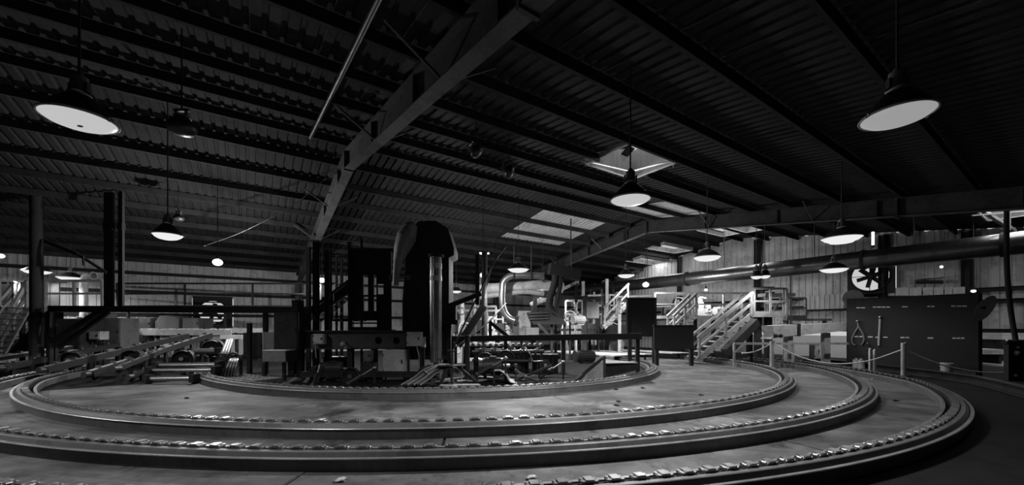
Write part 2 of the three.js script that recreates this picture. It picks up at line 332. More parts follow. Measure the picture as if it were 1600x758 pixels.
// outermost guard beside the tracks on the right
{
  const path = ringPath(R[4], 0.1, 1.5, 0.02), mid = path[path.length >> 1].p, o = thing('track_guard', 'long curved dark guard rail outside the outer track at right', 'guard rail', V(mid[0], 0, mid[1]));
  part(o, 'web', sweep(path, [[-0.02, 0], [0.02, 0], [0.02, 0.2], [-0.02, 0.2]]), M.dark);
  part(o, 'top_flange', sweep(path, [[-0.1, 0.2], [0.1, 0.2], [0.1, 0.222], [-0.1, 0.222]]), M.steel);
  part(o, 'foot_flange', sweep(path, [[-0.16, 0], [-0.02, 0], [-0.02, 0.02], [-0.16, 0.02]]), M.steel);
}

// ---------------------------------------------------------------- lamps
const lathe = (pts, n = 32) => new THREE.LatheGeometry(pts.map(([x, y]) => new THREE.Vector2(x, y)), n);
// high-bay pendant around its own origin: the rim plane is y = 0
function pendant(label, px, py, D, power, r = 0.3, lens = M.lens, extra = {}) {
  if (D > 8.5 && lens === M.lens) lens = M.lensfar;
  const dip = D > 8.5 ? 1.6 : 1, P = at(px, py, D), s = (P.x * U[0] - P.z * U[1]), t = P.x * W[0] - P.z * W[1], top = bottom(s) + 0.68;
  const o = thing('high_bay_lamp', label, 'lamp', P, extra.group);
  const q = (gs) => [].concat(gs).map((g) => g.translate(P.x, P.y, P.z));
  part(o, 'cord', q(new THREE.CylinderGeometry(0.012, 0.012, top - P.y - 0.4, 6).translate(0, (top - P.y + 0.4) / 2, 0)), M.steel);
  const h = part(o, 'ballast_housing', q([new THREE.CylinderGeometry(0.07, 0.07, 0.16, 16).translate(0, 0.36, 0), new THREE.CylinderGeometry(0.03, 0.05, 0.05, 12).translate(0, 0.46, 0)]), M.grey);
  sub(h, 'bracket', q([new THREE.BoxGeometry(0.2, 0.02, 0.04).translate(0, 0.27, 0), new THREE.BoxGeometry(0.02, 0.12, 0.04).translate(0.09, 0.32, 0), new THREE.BoxGeometry(0.02, 0.12, 0.04).translate(-0.09, 0.32, 0)]), M.steel);
  part(o, 'collar', q(lathe([[0.085, 0.24], [0.095, 0.24], [0.095, 0.265], [0.085, 0.265]])), M.white);
  part(o, 'reflector', q(lathe([[0.075, 0.25], [0.12, 0.225], [r * 0.66, 0.14], [r * 0.9, 0.04], [r * 0.985, 0.012], [r * 0.95, 0.012], [r * 0.86, 0.045], [r * 0.6, 0.13], [0.075, 0.22]])), M.shade);
  part(o, 'rim', q(new THREE.TorusGeometry(r * 0.985, 0.011, 8, 40).rotateX(Math.PI / 2)), M.pale);
  part(o, 'lens', q(lathe([[extra.ring ? r * 0.5 : 0, -0.075 * dip], [r * (extra.ring ? 0.55 : 0.3), -0.072 * dip], [r * 0.6, -0.058 * dip], [r * 0.8, -0.036 * dip], [r * 0.93, -0.008], [r * 0.97, 0.004]])), lens);
  for (const a of [0, Math.PI]) part(o, 'lens_clip', q([new THREE.TorusGeometry(0.018, 0.005, 6, 12).rotateY(Math.PI / 2).translate(r * 1.02 * Math.cos(a), 0, r * 1.02 * Math.sin(a))]), M.galv);
  if (extra.stain) part(o, 'scorch_mark', q(new THREE.SphereGeometry(0.028, 10, 6).scale(1, 0.25, 0.7).translate(0.03, -0.078, 0.02)), M.dark);
  if (power) { const l = new THREE.SpotLight(0xffffff, power, 0, extra.cone ?? 1.36, 0.35); l.name = 'high_bay_lamp_light'; l.shadow.radius = D > 8 ? 5 : 9; l.castShadow = true; l.position.set(P.x, P.y - 0.2, P.z); l.target.position.set(P.x, 0, P.z); scene.add(l, l.target); }
  return o;
}
pendant('high bay lamp with a dark scorch mark on its glowing lens, at the upper left', 124, 187, 4.05, LAMP_NEAR, 0.3, M.lens, { stain: true, cone: 1.36 });
pendant('large high bay lamp with dim grey lens hanging at the upper right', 1402, 181, 4.0, LAMP_NEAR * 0.08, 0.3, M.lensdim);
pendant('high bay lamp hanging in front of the square roof skylight', 985, 312, 6.15, LAMP_MID, 0.31);
pendant('glowing high bay lamp hanging above the round wall fan at left', 262, 367, 9.0, LAMP_FAR * 0.1, 0.29);
pendant('high bay lamp half hidden behind the round steel column at far left', 58, 424, 15.6, LAMP_FAR * 0.4, 0.42);
pendant('high bay lamp above the left platform railing beside the white vent pipe', 110, 434, 16.9, LAMP_FAR * 0.2, 0.44);
pendant('tilted long glowing lamp hanging below the two right roof skylights', 1105, 402, 12, LAMP_FAR * 0.05, 0.4);
pendant('broken high bay lamp with a ragged ring lens in front of the right wall', 1315, 372, 9.6, LAMP_FAR * 0.03, 0.42, M.lens, { ring: true });
pendant('high bay lamp just under the long round duct beside the pale tarp', 1303, 421, 13.6, LAMP_FAR * 0.15, 0.42);
pendant('high bay lamp above the railed platform, left of a closely hung pair', 1182, 432, 16.4, LAMP_FAR * 0.08, 0.22);
pendant('high bay lamp above the railed platform, right of a closely hung pair', 1195, 431, 16.6, LAMP_FAR * 0.1, 0.22);
pendant('high bay lamp hanging high above the far pipe bend', 810, 421, 14.5, LAMP_FAR * 1.1, 0.4);
pendant('high bay lamp hanging beside the twin black flexible ducts', 848, 442, 20.4, LAMP_FAR * 1.9, 0.42);
pendant('high bay lamp hanging above the big black board in the middle distance', 978, 430, 16.5, LAMP_FAR * 0.6, 0.34);
pendant('wide shaded lamp hanging in the bright bay right of the polished column', 713, 455, 22, LAMP_FAR * 0.8, 0.3);
pendant('high bay lamp hanging outside the picture, beyond its left edge', -560, 292, 6.0, LAMP_FAR * 0.7, 0.32, M.lensfar);
// bare bulbs in wire sockets
function bulb(label, px, py, D, power, r = 0.09, open = false) {
  const P = at(px, py, D), s = P.x * U[0] - P.z * U[1], top = bottom(Math.min(26.5, Math.max(S0, s))) + 0.68, o = thing('bulb_lamp', label, 'lamp', P);
  part(o, 'cord', rod(V(P.x, P.y + r + 0.1, P.z), V(P.x, top, P.z), 0.012, 6), M.dark);
  part(o, 'socket', [new THREE.CylinderGeometry(0.035, 0.045, 0.13, 12).translate(P.x, P.y + r + 0.05, P.z)], M.dark);
  part(o, 'glass_bulb', new THREE.SphereGeometry(r, 16, 12).scale(1.15, 0.9, 1.15).translate(P.x, P.y, P.z), M.bulb);
  const l = open ? new THREE.PointLight(0xffffff, power) : new THREE.SpotLight(0xffffff, power, 0, 1.4, 0.2); l.name = 'bulb_lamp_light'; l.position.copy(P); l.shadow.radius = 3; l.castShadow = true; if (!open) { l.target.position.set(P.x, 0, P.z); scene.add(l.target); part(o, 'added_shade_disc', lathe([[0.05, r * 1.35], [r * 1.9, r * 1.05], [r * 1.95, r * 1.0], [0.06, r * 1.28]]).translate(P.x, P.y, P.z), M.shade); } scene.add(l);  // added shade and downward beam keep bulb light off the roof
}
bulb('bare glaring bulb under the roof above the round wall fan', 340, 410, 13.2, BULB * 0.9, 0.13, true);
bulb('bare glaring bulb at the far left edge above the stairs', 1, 400, 15.5, BULB * 0.5, 0.1);
bulb('bare glaring bulb behind the dark posts of the central stair', 503, 438, 18, BULB, 0.13);
bulb('bare glaring bulb on the dark round post right of the polished column', 755, 430, 16, BULB * 0.7, 0.12, true);
bulb('bare glaring bulb above the big black board in the middle distance', 1009, 445, 19.5, BULB * 0.6, 0.14, true);
bulb('small bare bulb behind the railing left of the right platform', 1103, 453, 21, BULB * 0.5, 0.08);
bulb('small bare bulb over the right corner of the black tool board', 1521, 455, 14, BULB * 0.05, 0.06);

// ---------------------------------------------------------------- builders for plant
const mid = (a, b) => a.clone().add(b).multiplyScalar(0.5);
const lerp = (a, b, f) => a.clone().lerp(b, f);
const onFloor = (px, py) => at(px, py, F * EYE / (py - CY));
const drop = (p, y = 0) => V(p.x, y, p.z);
// a box whose front face fills the pixel rectangle at depth D, running `deep` metres back
function slab(x0, y0, x1, y1, D, deep, tilt = 0) { const a = at(x0, y0, D), b = at(x1, y1, D); return bx(b.x - a.x, a.y - b.y, deep, V((a.x + b.x) / 2, (a.y + b.y) / 2, -D - deep / 2), tilt); }
function cabinet(name, label, cat, r, D, deep, m, o = {}) {
  const [x0, y0, x1, y1] = r, a = at(x0, y0, D), b = at(x1, y1, D), c = V((a.x + b.x) / 2, b.y, -D - deep / 2), w = b.x - a.x, h = a.y - b.y, e = Math.min(0.03, w * 0.08);
  const t = thing(name, label, cat, c, o.group);
  part(t, 'body', bx(w, h, deep, V(c.x, c.y + h / 2, c.z)), m);
  const d = part(t, 'door', bx(w - 2 * e, h - 2 * e, 0.02, V(c.x, c.y + h / 2, -D + 0.012)), o.door ?? m);
  sub(d, 'latch', [bx(0.025, Math.min(0.12, h * 0.2), 0.03, V(c.x + w / 2 - e - 0.04, c.y + h * 0.55, -D + 0.035))], M.dark);
  for (const k of [0.2, 0.8]) sub(d, 'hinge', [cyl(V(a.x + e * 0.8, c.y + h * k - 0.03, -D + 0.024), 0.012, 0.06, 8)], M.steel);
  if (o.conduit) part(t, 'conduit', tube(o.conduit.map(([x, y]) => at(x, y, D + deep * 0.5)), 0.018), M.pale);
  if (o.legs) for (const s of [-1, 1]) part(t, 'leg', bx(0.05, c.y, 0.05, V(c.x + s * (w / 2 - 0.04), c.y / 2, c.z)), M.dark);
  if (o.hang) part(t, 'mounting_bracket', bx(0.06, 0.04, o.hang, V(c.x, c.y + h * 0.7, -D - deep - o.hang / 2)), M.dark);
  return t;
}
function post(name, label, px, py0, py1, D, wpx, m, o = {}) {
  const a = at(px, py0, D), b = o.floor ? drop(a) : at(px, py1, D), w = wpx * D / F, t = thing(name, label, o.cat ?? 'post', b, o.group);
  part(t, 'shaft', o.round ? rod(b, a, w / 2, 20) : ibeam(b, a, w, w * 0.9, w * 0.12, w * 0.12), m);
  if (o.floor) part(t, 'base_plate', bx(w * 2, 0.03, w * 2, V(b.x, 0.015, b.z)), m);
  if (o.cap) part(t, 'cap_plate', bx(w * 1.7, 0.03, w * 1.7, V(a.x, a.y + 0.015, a.z)), m);
  return t;
}
function railing(label, feet, h = 1.05, m = M.rail, o = {}) {
  const t = thing('railing', label, 'railing', feet[0], o.group), r = (o.r ?? 0.03) * 1.35;
  const list = [];
  for (let i = 0; i < feet.length - 1; i++) { const n = Math.max(1, Math.round(feet[i].distanceTo(feet[i + 1]) / (o.every ?? 1.6))); for (let k = i ? 1 : 0; k <= n; k++) list.push(lerp(feet[i], feet[i + 1], k / n)); }
  for (const p of list) part(t, 'rail_post', bar(p, V(p.x, p.y + h, p.z), r * 1.7), m);
  for (let i = 0; i < feet.length - 1; i++) {
    part(t, 'top_rail', bar(V(feet[i].x, feet[i].y + h, feet[i].z), V(feet[i + 1].x, feet[i + 1].y + h, feet[i + 1].z), r * 2), m);
    if (!o.single) part(t, 'mid_rail', bar(V(feet[i].x, feet[i].y + h * 0.52, feet[i].z), V(feet[i + 1].x, feet[i + 1].y + h * 0.52, feet[i + 1].z), r * 1.6), m);
    if (o.toe) part(t, 'toe_board', bar(V(feet[i].x, feet[i].y + 0.08, feet[i].z), V(feet[i + 1].x, feet[i + 1].y + 0.08, feet[i + 1].z), 0.16, 0.012), m);
  }
  return t;
}
// a flight from foot to head; side is the vector across its width
function stairs(label, foot, head, side, n, m = M.pale, rails = [1, 1], o = {}) {
  const t = thing('steel_stairs', label, 'stairs', drop(foot, foot.y)), run = head.clone().sub(foot), hz = V(run.x, 0, run.z).normalize();
  const turn = Math.atan2(-hz.z, hz.x);
  for (const k of [0, 1]) {
    const off = side.clone().multiplyScalar(k);
    part(t, 'stringer', channel(foot.clone().add(off), head.clone().add(off), 0.24, 0.06), o.stringer ?? m);
    if (!rails[k]) continue;
    const R0 = foot.clone().add(off), R1 = head.clone().add(off), up = (v, h) => V(v.x, v.y + h, v.z);
    part(t, 'handrail', bar(up(R0, 0.98), up(R1, 0.98), 0.1), m);
    part(t, 'mid_rail', bar(up(R0, 0.52), up(R1, 0.52), 0.085), m);
    for (const f of [0.03, 0.5, 0.97]) { const p = lerp(R0, R1, f); part(t, 'rail_post', bar(p, up(p, 0.98), 0.085), m); }
  }
  for (let i = 0; i < n; i++) { const p = lerp(foot, head, (i + 0.5) / n).addScaledVector(side, 0.5); part(t, 'tread', bx(0.26, 0.04, side.length() - 0.04, V(p.x, p.y + 0.02, p.z), turn), o.tread ?? m); }
  return t;
}
function motor(label, c, r, L, turn, m = M.steel) {
  const t = thing('electric_motor', label, 'motor', V(c.x, c.y, c.z)), q = (g) => g.rotateZ(Math.PI / 2).rotateY(turn).translate(c.x, c.y + r + 0.04, c.z);
  part(t, 'housing', q(new THREE.CylinderGeometry(r, r, L, 20)), m);
  part(t, 'fan_cover', q(new THREE.CylinderGeometry(r * 1.06, r * 0.9, L * 0.22, 20).translate(0, L * 0.6, 0)), m);
  part(t, 'shaft', q(new THREE.CylinderGeometry(r * 0.2, r * 0.2, L * 0.4, 10).translate(0, -L * 0.65, 0)), M.galv);
  const fins = []; for (let i = 0; i < 14; i++) fins.push(q(new THREE.BoxGeometry(r * 0.12, L * 0.8, 0.012).translate(r * 1.02, 0, 0).rotateY(i / 14 * 2 * Math.PI)));
  part(t, 'cooling_fin', fins, m);
  part(t, 'foot', bx(r * 1.5, 0.06, L * 0.7, V(c.x, c.y + 0.03, c.z), turn + Math.PI / 2), m);
  part(t, 'terminal_box', bx(r * 0.8, r * 0.5, r * 0.8, V(c.x, c.y + 2.1 * r, c.z), turn), m);
  return t;
}
function pulley(label, c, r, w, turn, m = M.steel, stand = true) {
  const t = thing('drive_pulley', label, 'pulley', drop(c, 0)), q = (g) => g.rotateX(Math.PI / 2).rotateY(turn).translate(c.x, c.y, c.z);
  part(t, 'rim', q(new THREE.LatheGeometry([[r * 0.86, -w / 2], [r, -w / 2], [r, w / 2], [r * 0.86, w / 2], [r * 0.86, -w / 2]].map(([x, y]) => new THREE.Vector2(x, y)), 32)), m);
  part(t, 'disc', q(new THREE.CylinderGeometry(r * 0.88, r * 0.88, w * 0.3, 28)), M.dark);
  part(t, 'hub', q(new THREE.CylinderGeometry(r * 0.22, r * 0.22, w * 1.4, 14)), M.galv);
  if (stand) part(t, 'bearing_stand', [bar(drop(c), c, 0.1)], M.dark);
  return t;
}

// ---------------------------------------------------------------- the dark machine inside the tracks
{
  const D = 12.2, a = at(466, 531, D), b = at(634, 531, D), t = thing('steel_girder', 'long dark girder with two round holes across the middle of the central machine', 'girder', drop(mid(a, b)));
  const y0 = a.y - 0.26, y1 = a.y + 0.26, s = new THREE.Shape([[a.x, y0], [b.x, y0], [b.x, y1], [a.x, y1]].map(([x, y]) => new THREE.Vector2(x, y)));
  for (const px of [592, 620]) { const c = at(px, 532, D), h = new THREE.Path(); h.absarc(c.x, c.y, 0.11, 0, 7, true); s.holes.push(h); }
  part(t, 'web', new THREE.ExtrudeGeometry(s, { depth: 0.03, bevelEnabled: false }).translate(0, 0, -D), mat(0.14, 0.6, 0.1, grime));
  part(t, 'top_flange', bx(b.x - a.x, 0.03, 0.32, V((a.x + b.x) / 2, y1 + 0.015, -D)), M.steel);
  part(t, 'bottom_flange', bx(b.x - a.x, 0.03, 0.32, V((a.x + b.x) / 2, y0 - 0.015, -D)), M.steel);
  part(t, 'backing_plate', bx(b.x - a.x, 0.5, 0.02, V((a.x + b.x) / 2, a.y, -D - 0.16)), M.black);
  for (const px of [470, 548, 585, 634]) part(t, 'leg', ibeam(drop(at(px, 545, D)), at(px, 545, D), 0.18, 0.16), M.dark);
}
cabinet('sheet_metal_cabinet', 'tall black sheet-metal cabinet at the left end of the central machine', 'cabinet', [428, 488, 466, 548], 11.8, 0.7, M.dark);
cabinet('switch_box', 'small black box standing on top of the tall black cabinet', 'box', [456, 469, 467, 488], 12.0, 0.3, M.dark);
{
  const D = 11.3, t = thing('guard_box', 'grey guard box with a bright top edge below the tall black cabinet', 'guard', drop(at(428, 560, D)));
  part(t, 'front_plate', slab(410, 549, 447, 565, D, 0.02), mat(0.32, 0.55, 0, grime)); part(t, 'top_plate', slab(410, 547.5, 447, 549.5, D, 0.6), M.pale); part(t, 'end_plate', slab(446, 549, 448, 566, D, 0.6), M.dark);
  for (const px of [413, 444]) part(t, 'leg', bar(drop(at(px, 566, D + 0.3)), at(px, 566, D + 0.3), 0.08), M.dark);
}
{ const t = thing('side_panel', 'grey upright panel left of the tall black cabinet', 'panel', drop(at(419, 548, 11.9))); part(t, 'sheet', slab(410, 519, 428, 548, 11.9, 0.03), mat(0.25, 0.55, 0, grime)); part(t, 'edge_strip', slab(410, 519, 411.5, 548, 11.88, 0.05), M.pale); part(t, 'leg', bar(drop(at(412, 548, 11.95)), at(412, 548, 11.95), 0.07), M.dark); }
post('machine_column', 'thick black column standing under the tall black cabinet', 457, 549, 600, 12.75, 10, M.dark, { floor: true });
cabinet('junction_box', 'pale square junction box on the left part of the dark girder', 'junction box', [489, 522, 506, 538], 11.95, 0.2, M.white, { conduit: [[493, 538], [493, 545], [494, 560]] });
cabinet('control_cabinet', 'largest pale control panel in the middle of the central machine', 'control panel', [598, 547, 632, 587], 11.6, 0.3, M.white, { legs: true });
cabinet('junction_box', 'pale junction box above the largest pale control panel, beside the polished column', 'junction box', [635, 519, 658, 541], 11.6, 0.22, M.white, { conduit: [[651, 541], [655, 560], [651, 578]], legs: true });
cabinet('junction_box', 'narrow white box edge behind the pale box beside the polished column', 'junction box', [656, 527, 663, 543], 11.95, 0.2, M.white, { legs: true });
cabinet('junction_box', 'small grey box left of the largest pale control panel', 'junction box', [567, 548, 580, 565], 11.8, 0.2, M.grey, { legs: true });
cabinet('motor_starter_box', 'grey dented plate box on the floor below the small grey box', 'box', [564, 567, 584, 590], 11.8, 0.4, M.steel);
// vertical posts
for (const [px, y0, D, w, label] of [[482, 388, 13.5, 6, 'leftmost dark post of the central stair tower'], [494, 378, 13.2, 8, 'second dark post from the left in the central stair tower'], [513, 392, 13.2, 9, 'wide dark post right of the glaring bulb in the central stair tower'], [526, 400, 14, 3, 'thin grey post under the upper stair landing'], [534, 405, 14, 4, 'pale-edged thin post right of the stair landing'], [546, 380, 13, 4, 'dark corner post at the left end of the operator cab'], [565, 372, 12.6, 3, 'thin dark pipe rising in front of the operator cab']]) post('machine_post', label, px, y0, 545, D, w, M.dark, { floor: true, cap: true });
// stair tower
{
  const foot = at(478, 500, 13.6), head = at(546, 446, 13.6);
  stairs('dark steel stair climbing right between the posts of the central machine', foot, head, V(0, 0, -0.8), 8, M.dark, [0, 0], { stringer: M.steel, tread: M.grey });
  const t = thing('stair_handrail', 'dark double handrail running up beside the central stair', 'handrail', drop(at(510, 500, 13.3), 1.2));
  part(t, 'top_rail', bar(at(484, 484, 13.2), at(545, 439, 13.2), 0.08), M.steel); part(t, 'mid_rail', bar(at(492, 494, 13.2), at(546, 456, 13.2), 0.07), M.steel); part(t, 'rail_post', bar(at(520, 458, 13.2), at(520, 500, 13.2), 0.05), M.steel);
  const l = thing('stair_landing', 'lit landing rail at the top of the central stair', 'landing', drop(at(530, 450, 14.2), 1.6));
  part(l, 'top_rail', bar(at(519, 447, 14.2), at(534, 441, 14.2), 0.05), M.rail); part(l, 'rail_post', bar(at(519, 447, 14.2), at(519, 500, 14.2), 0.05), M.rail); part(l, 'rail_post', bar(at(534, 441, 14.2), at(534, 500, 14.2), 0.05), M.rail); part(l, 'platform', slab(517, 498, 560, 502, 14, 0.8), M.dark);
}
// operator cab with tall slit windows
{
  const D = 13.1, t = thing('operator_cab', 'black operator cab with narrow tall windows behind the girder', 'cab', drop(at(575, 515, D)));
  const x0 = at(547, 0, D).x, x1 = at(612, 0, D).x, y0 = at(0, 518, D).y, y1 = at(0, 392, D).y, s = new THREE.Shape([[x0, y0], [x1, y0], [x1, y1], [x0, y1]].map(([x, y]) => new THREE.Vector2(x, y)));
  for (const [a, b, c, d] of [[568.5, 430, 576, 461], [569, 464, 576, 486], [585, 430, 589, 461], [585, 464, 589, 486], [551, 501, 590, 511], [591, 444, 600, 460]]) { const h = new THREE.Path([[a, d], [b ? c : c, d], [c, b], [a, b]].map(([px, py]) => { const p = at(px, py, D); return new THREE.Vector2(p.x, p.y); })); s.holes.push(h); }
  part(t, 'front_wall', new THREE.ExtrudeGeometry(s, { depth: 0.06, bevelEnabled: false }).translate(0, 0, -D), M.dark);
  part(t, 'cab_roof', slab(545, 388, 614, 393, D - 0.1, 1.6), M.dark);
  part(t, 'side_wall', slab(546.5, 392, 548.5, 518, D, 0.25), M.dark);
  part(t, 'window_bar', [bar(at(547, 462, D - 0.03), at(612, 462, D - 0.03), 0.05), bar(at(548, 505, D - 0.03), at(612, 505, D - 0.03), 0.05)], M.steel);
  part(t, 'cab_floor', slab(547, 515, 612, 519, D, 0.5), M.dark);
  for (const px of [550, 609]) part(t, 'leg', bar(drop(at(px, 519, D + 0.25)), at(px, 519, D + 0.25), 0.12), M.dark);
  const k = thing('work_lamp_housing', 'pale swivelled lamp head hanging under the girder', 'lamp', at(536, 541, 11.9));
  part(k, 'shell', ball(at(536, 538, 11.9), 0.09).scale(1, 1, 1), M.pale); part(k, 'stem', bar(at(536, 538, 11.9), at(541, 544, 11.9), 0.05), M.pale); part(k, 'arm', bar(at(538, 540, 11.9), at(540, 534, 12.19), 0.03), M.dark);
}
// hooded dust housing with its elbow and the polished column
{
  const D = 12.7, o = [[630, 560], [630, 470], [633, 432], [634, 396], [641, 362], [654, 347], [680, 346], [699, 358], [708, 388], [708, 398], [700, 402], [700, 560]].map(([x, y]) => { const p = at(x, y, D); return new THREE.Vector2(p.x, p.y); });
  const t = thing('dust_housing', 'tall black dust housing with a rounded hood above the central machine', 'dust collector', drop(at(665, 560, D)));
  part(t, 'shell', new THREE.ExtrudeGeometry(new THREE.Shape(o), { depth: 0.9, bevelEnabled: true, bevelSize: 0.03, bevelThickness: 0.03, bevelSegments: 2 }).translate(0, 0, -D - 0.9), M.dark);
  const rings = [[618, 446, 4.5], [619.5, 425, 5], [622, 408, 7], [628, 388, 12], [635, 370, 15], [642, 356, 11], [648, 350, 6]].map(([x, y, r]) => [at(x, y, D - 0.25), r * D / F]), pos = [], n = 24;
  for (let i = 0; i < rings.length - 1; i++) for (let k = 0; k < n; k++) { const q = (j, kk) => { const [c, r] = rings[j], [p] = rings[Math.min(j + 1, rings.length - 1)], [m] = rings[Math.max(0, j - 1)], d = p.clone().sub(m).normalize(), e = V(0, 0, 1), f = e.clone().cross(d).normalize(), a = kk / n * 2 * Math.PI; return c.clone().addScaledVector(f, r * Math.cos(a)).addScaledVector(e, r * Math.sin(a)); }; for (const v of [q(i, k), q(i + 1, k), q(i, k + 1), q(i, k + 1), q(i + 1, k), q(i + 1, k + 1)]) pos.push(v.x, v.y, v.z); }
  part(t, 'elbow_duct', raw(pos), mat(0.3, 0.6, 0.1, streak), 'grey tapering elbow, paler than the housing, on the left');  // elbow colour set paler than the housing shell
  part(t, 'inspection_window', slab(607, 430, 616, 438, 12.6, 0.04), M.galv); part(t, 'inspection_window', slab(634, 430, 641, 437, 12.62, 0.06), M.galv); part(t, 'window_bracket', slab(606, 438, 631, 440, 12.62, 0.06), M.dark);
  part(t, 'base_frame', [slab(628, 556, 702, 562, D - 0.05, 0.95)], M.steel);
  part(t, 'leg', [bar(drop(at(634, 560, D + 0.5)), at(634, 560, D + 0.5), 0.14)], M.dark); part(t, 'leg', [bar(drop(at(696, 560, D + 0.5)), at(696, 560, D + 0.5), 0.14)], M.dark);
  const Dc = 11.9, a = at(681, 400, Dc), b = at(681, 566, Dc), c = thing('polished_column', 'shiny fluted metal column with two painted reflection bands in the central machine', 'column', drop(b));
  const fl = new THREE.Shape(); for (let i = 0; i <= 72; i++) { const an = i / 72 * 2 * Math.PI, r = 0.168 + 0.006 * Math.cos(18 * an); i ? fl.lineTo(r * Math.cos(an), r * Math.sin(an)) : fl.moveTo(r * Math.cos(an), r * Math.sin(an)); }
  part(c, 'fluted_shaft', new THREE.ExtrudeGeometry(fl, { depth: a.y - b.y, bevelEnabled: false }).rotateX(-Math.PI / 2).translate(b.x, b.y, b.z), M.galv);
  for (const [y0, y1] of [[412, 420], [432, 439]]) { const p = at(681, y1, Dc), h = (y1 - y0) * Dc / F; part(c, 'painted_reflection_band', new THREE.CylinderGeometry(0.18, 0.18, h, 36).translate(p.x, p.y + h / 2, p.z), M.white); }  // white bands paint lamp reflections onto the column
  part(c, 'pedestal', new THREE.CylinderGeometry(0.06, 0.2, b.y, 16).translate(b.x, b.y / 2, b.z), M.steel);
  part(c, 'collar', new THREE.CylinderGeometry(0.23, 0.23, 0.08, 28).translate(a.x, a.y, a.z), M.dark);
}
// right-hand arm, box and posts
{
  const t = thing('swing_arm', 'black sloping arm with a box, reaching right from the dust housing', 'arm', drop(at(705, 500, 12.4)));
  part(t, 'arm', bar(at(699, 479, 12.4), at(752, 459, 12.4), 0.14), M.dark); part(t, 'box', slab(692, 478, 712, 500, 12.3, 0.3), M.dark); part(t, 'shelf', slab(690, 500, 715, 507, 12.2, 0.5), M.dark); part(t, 'hanging_post', bar(at(746, 398, 12.4), at(746, 476, 12.4), 0.12), M.dark); part(t, 'leg', bar(drop(at(702, 507, 12.5)), at(702, 507, 12.5), 0.12), M.dark);
  post('round_post', 'dark round post behind the bare bulb in the bright bay', 757, 396, 530, 15, 9, M.steel, { floor: true, round: true, cap: true });
  const b = thing('diagonal_brace', 'thick dark brace leaning from the round post down to the left', 'brace', drop(at(738, 530, 14.7))); part(b, 'bar', bar(at(757, 478, 14.7), at(716, 540, 14.7), 0.26), M.dark); part(b, 'foot_plate', bar(at(712, 540, 14.7), drop(at(712, 540, 14.7)), 0.1), M.dark);
  const k = thing('diagonal_brace', 'black knee brace right of the round post, above the long black beam', 'brace', drop(at(778, 528, 13.3))); part(k, 'bar', bar(at(765, 503, 13.3), at(795, 527, 13.3), 0.12), M.black); part(k, 'upright', bar(at(766, 500, 13.3), at(766, 528, 13.3), 0.1), M.black);
  const c = thing('long_beam', 'long black horizontal beam right of the central machine', 'beam', drop(at(850, 530, 13)));
  part(c, 'beam', bar(at(700, 530, 13.2), at(1002, 525.5, 13), 0.2, 0.16), M.black); for (const px of [706, 790, 880, 996]) part(c, 'leg', bar(drop(at(px, 531, 13.1)), at(px, 529, 13.1), 0.12), M.dark);
  post('stub_post', 'short black post in front of the long black beam', 730, 524, 580, 12, 8, M.black, { floor: true, round: true });
  const w = thing('grab_handle', 'thin white vertical tube left of the short black post', 'handle', drop(at(723, 575, 11.6))); part(w, 'tube', tube([drop(at(721, 575, 11.6)), at(722, 575, 11.6), at(723, 555, 11.6), at(723, 540, 11.6)], 0.018), M.rail);
}
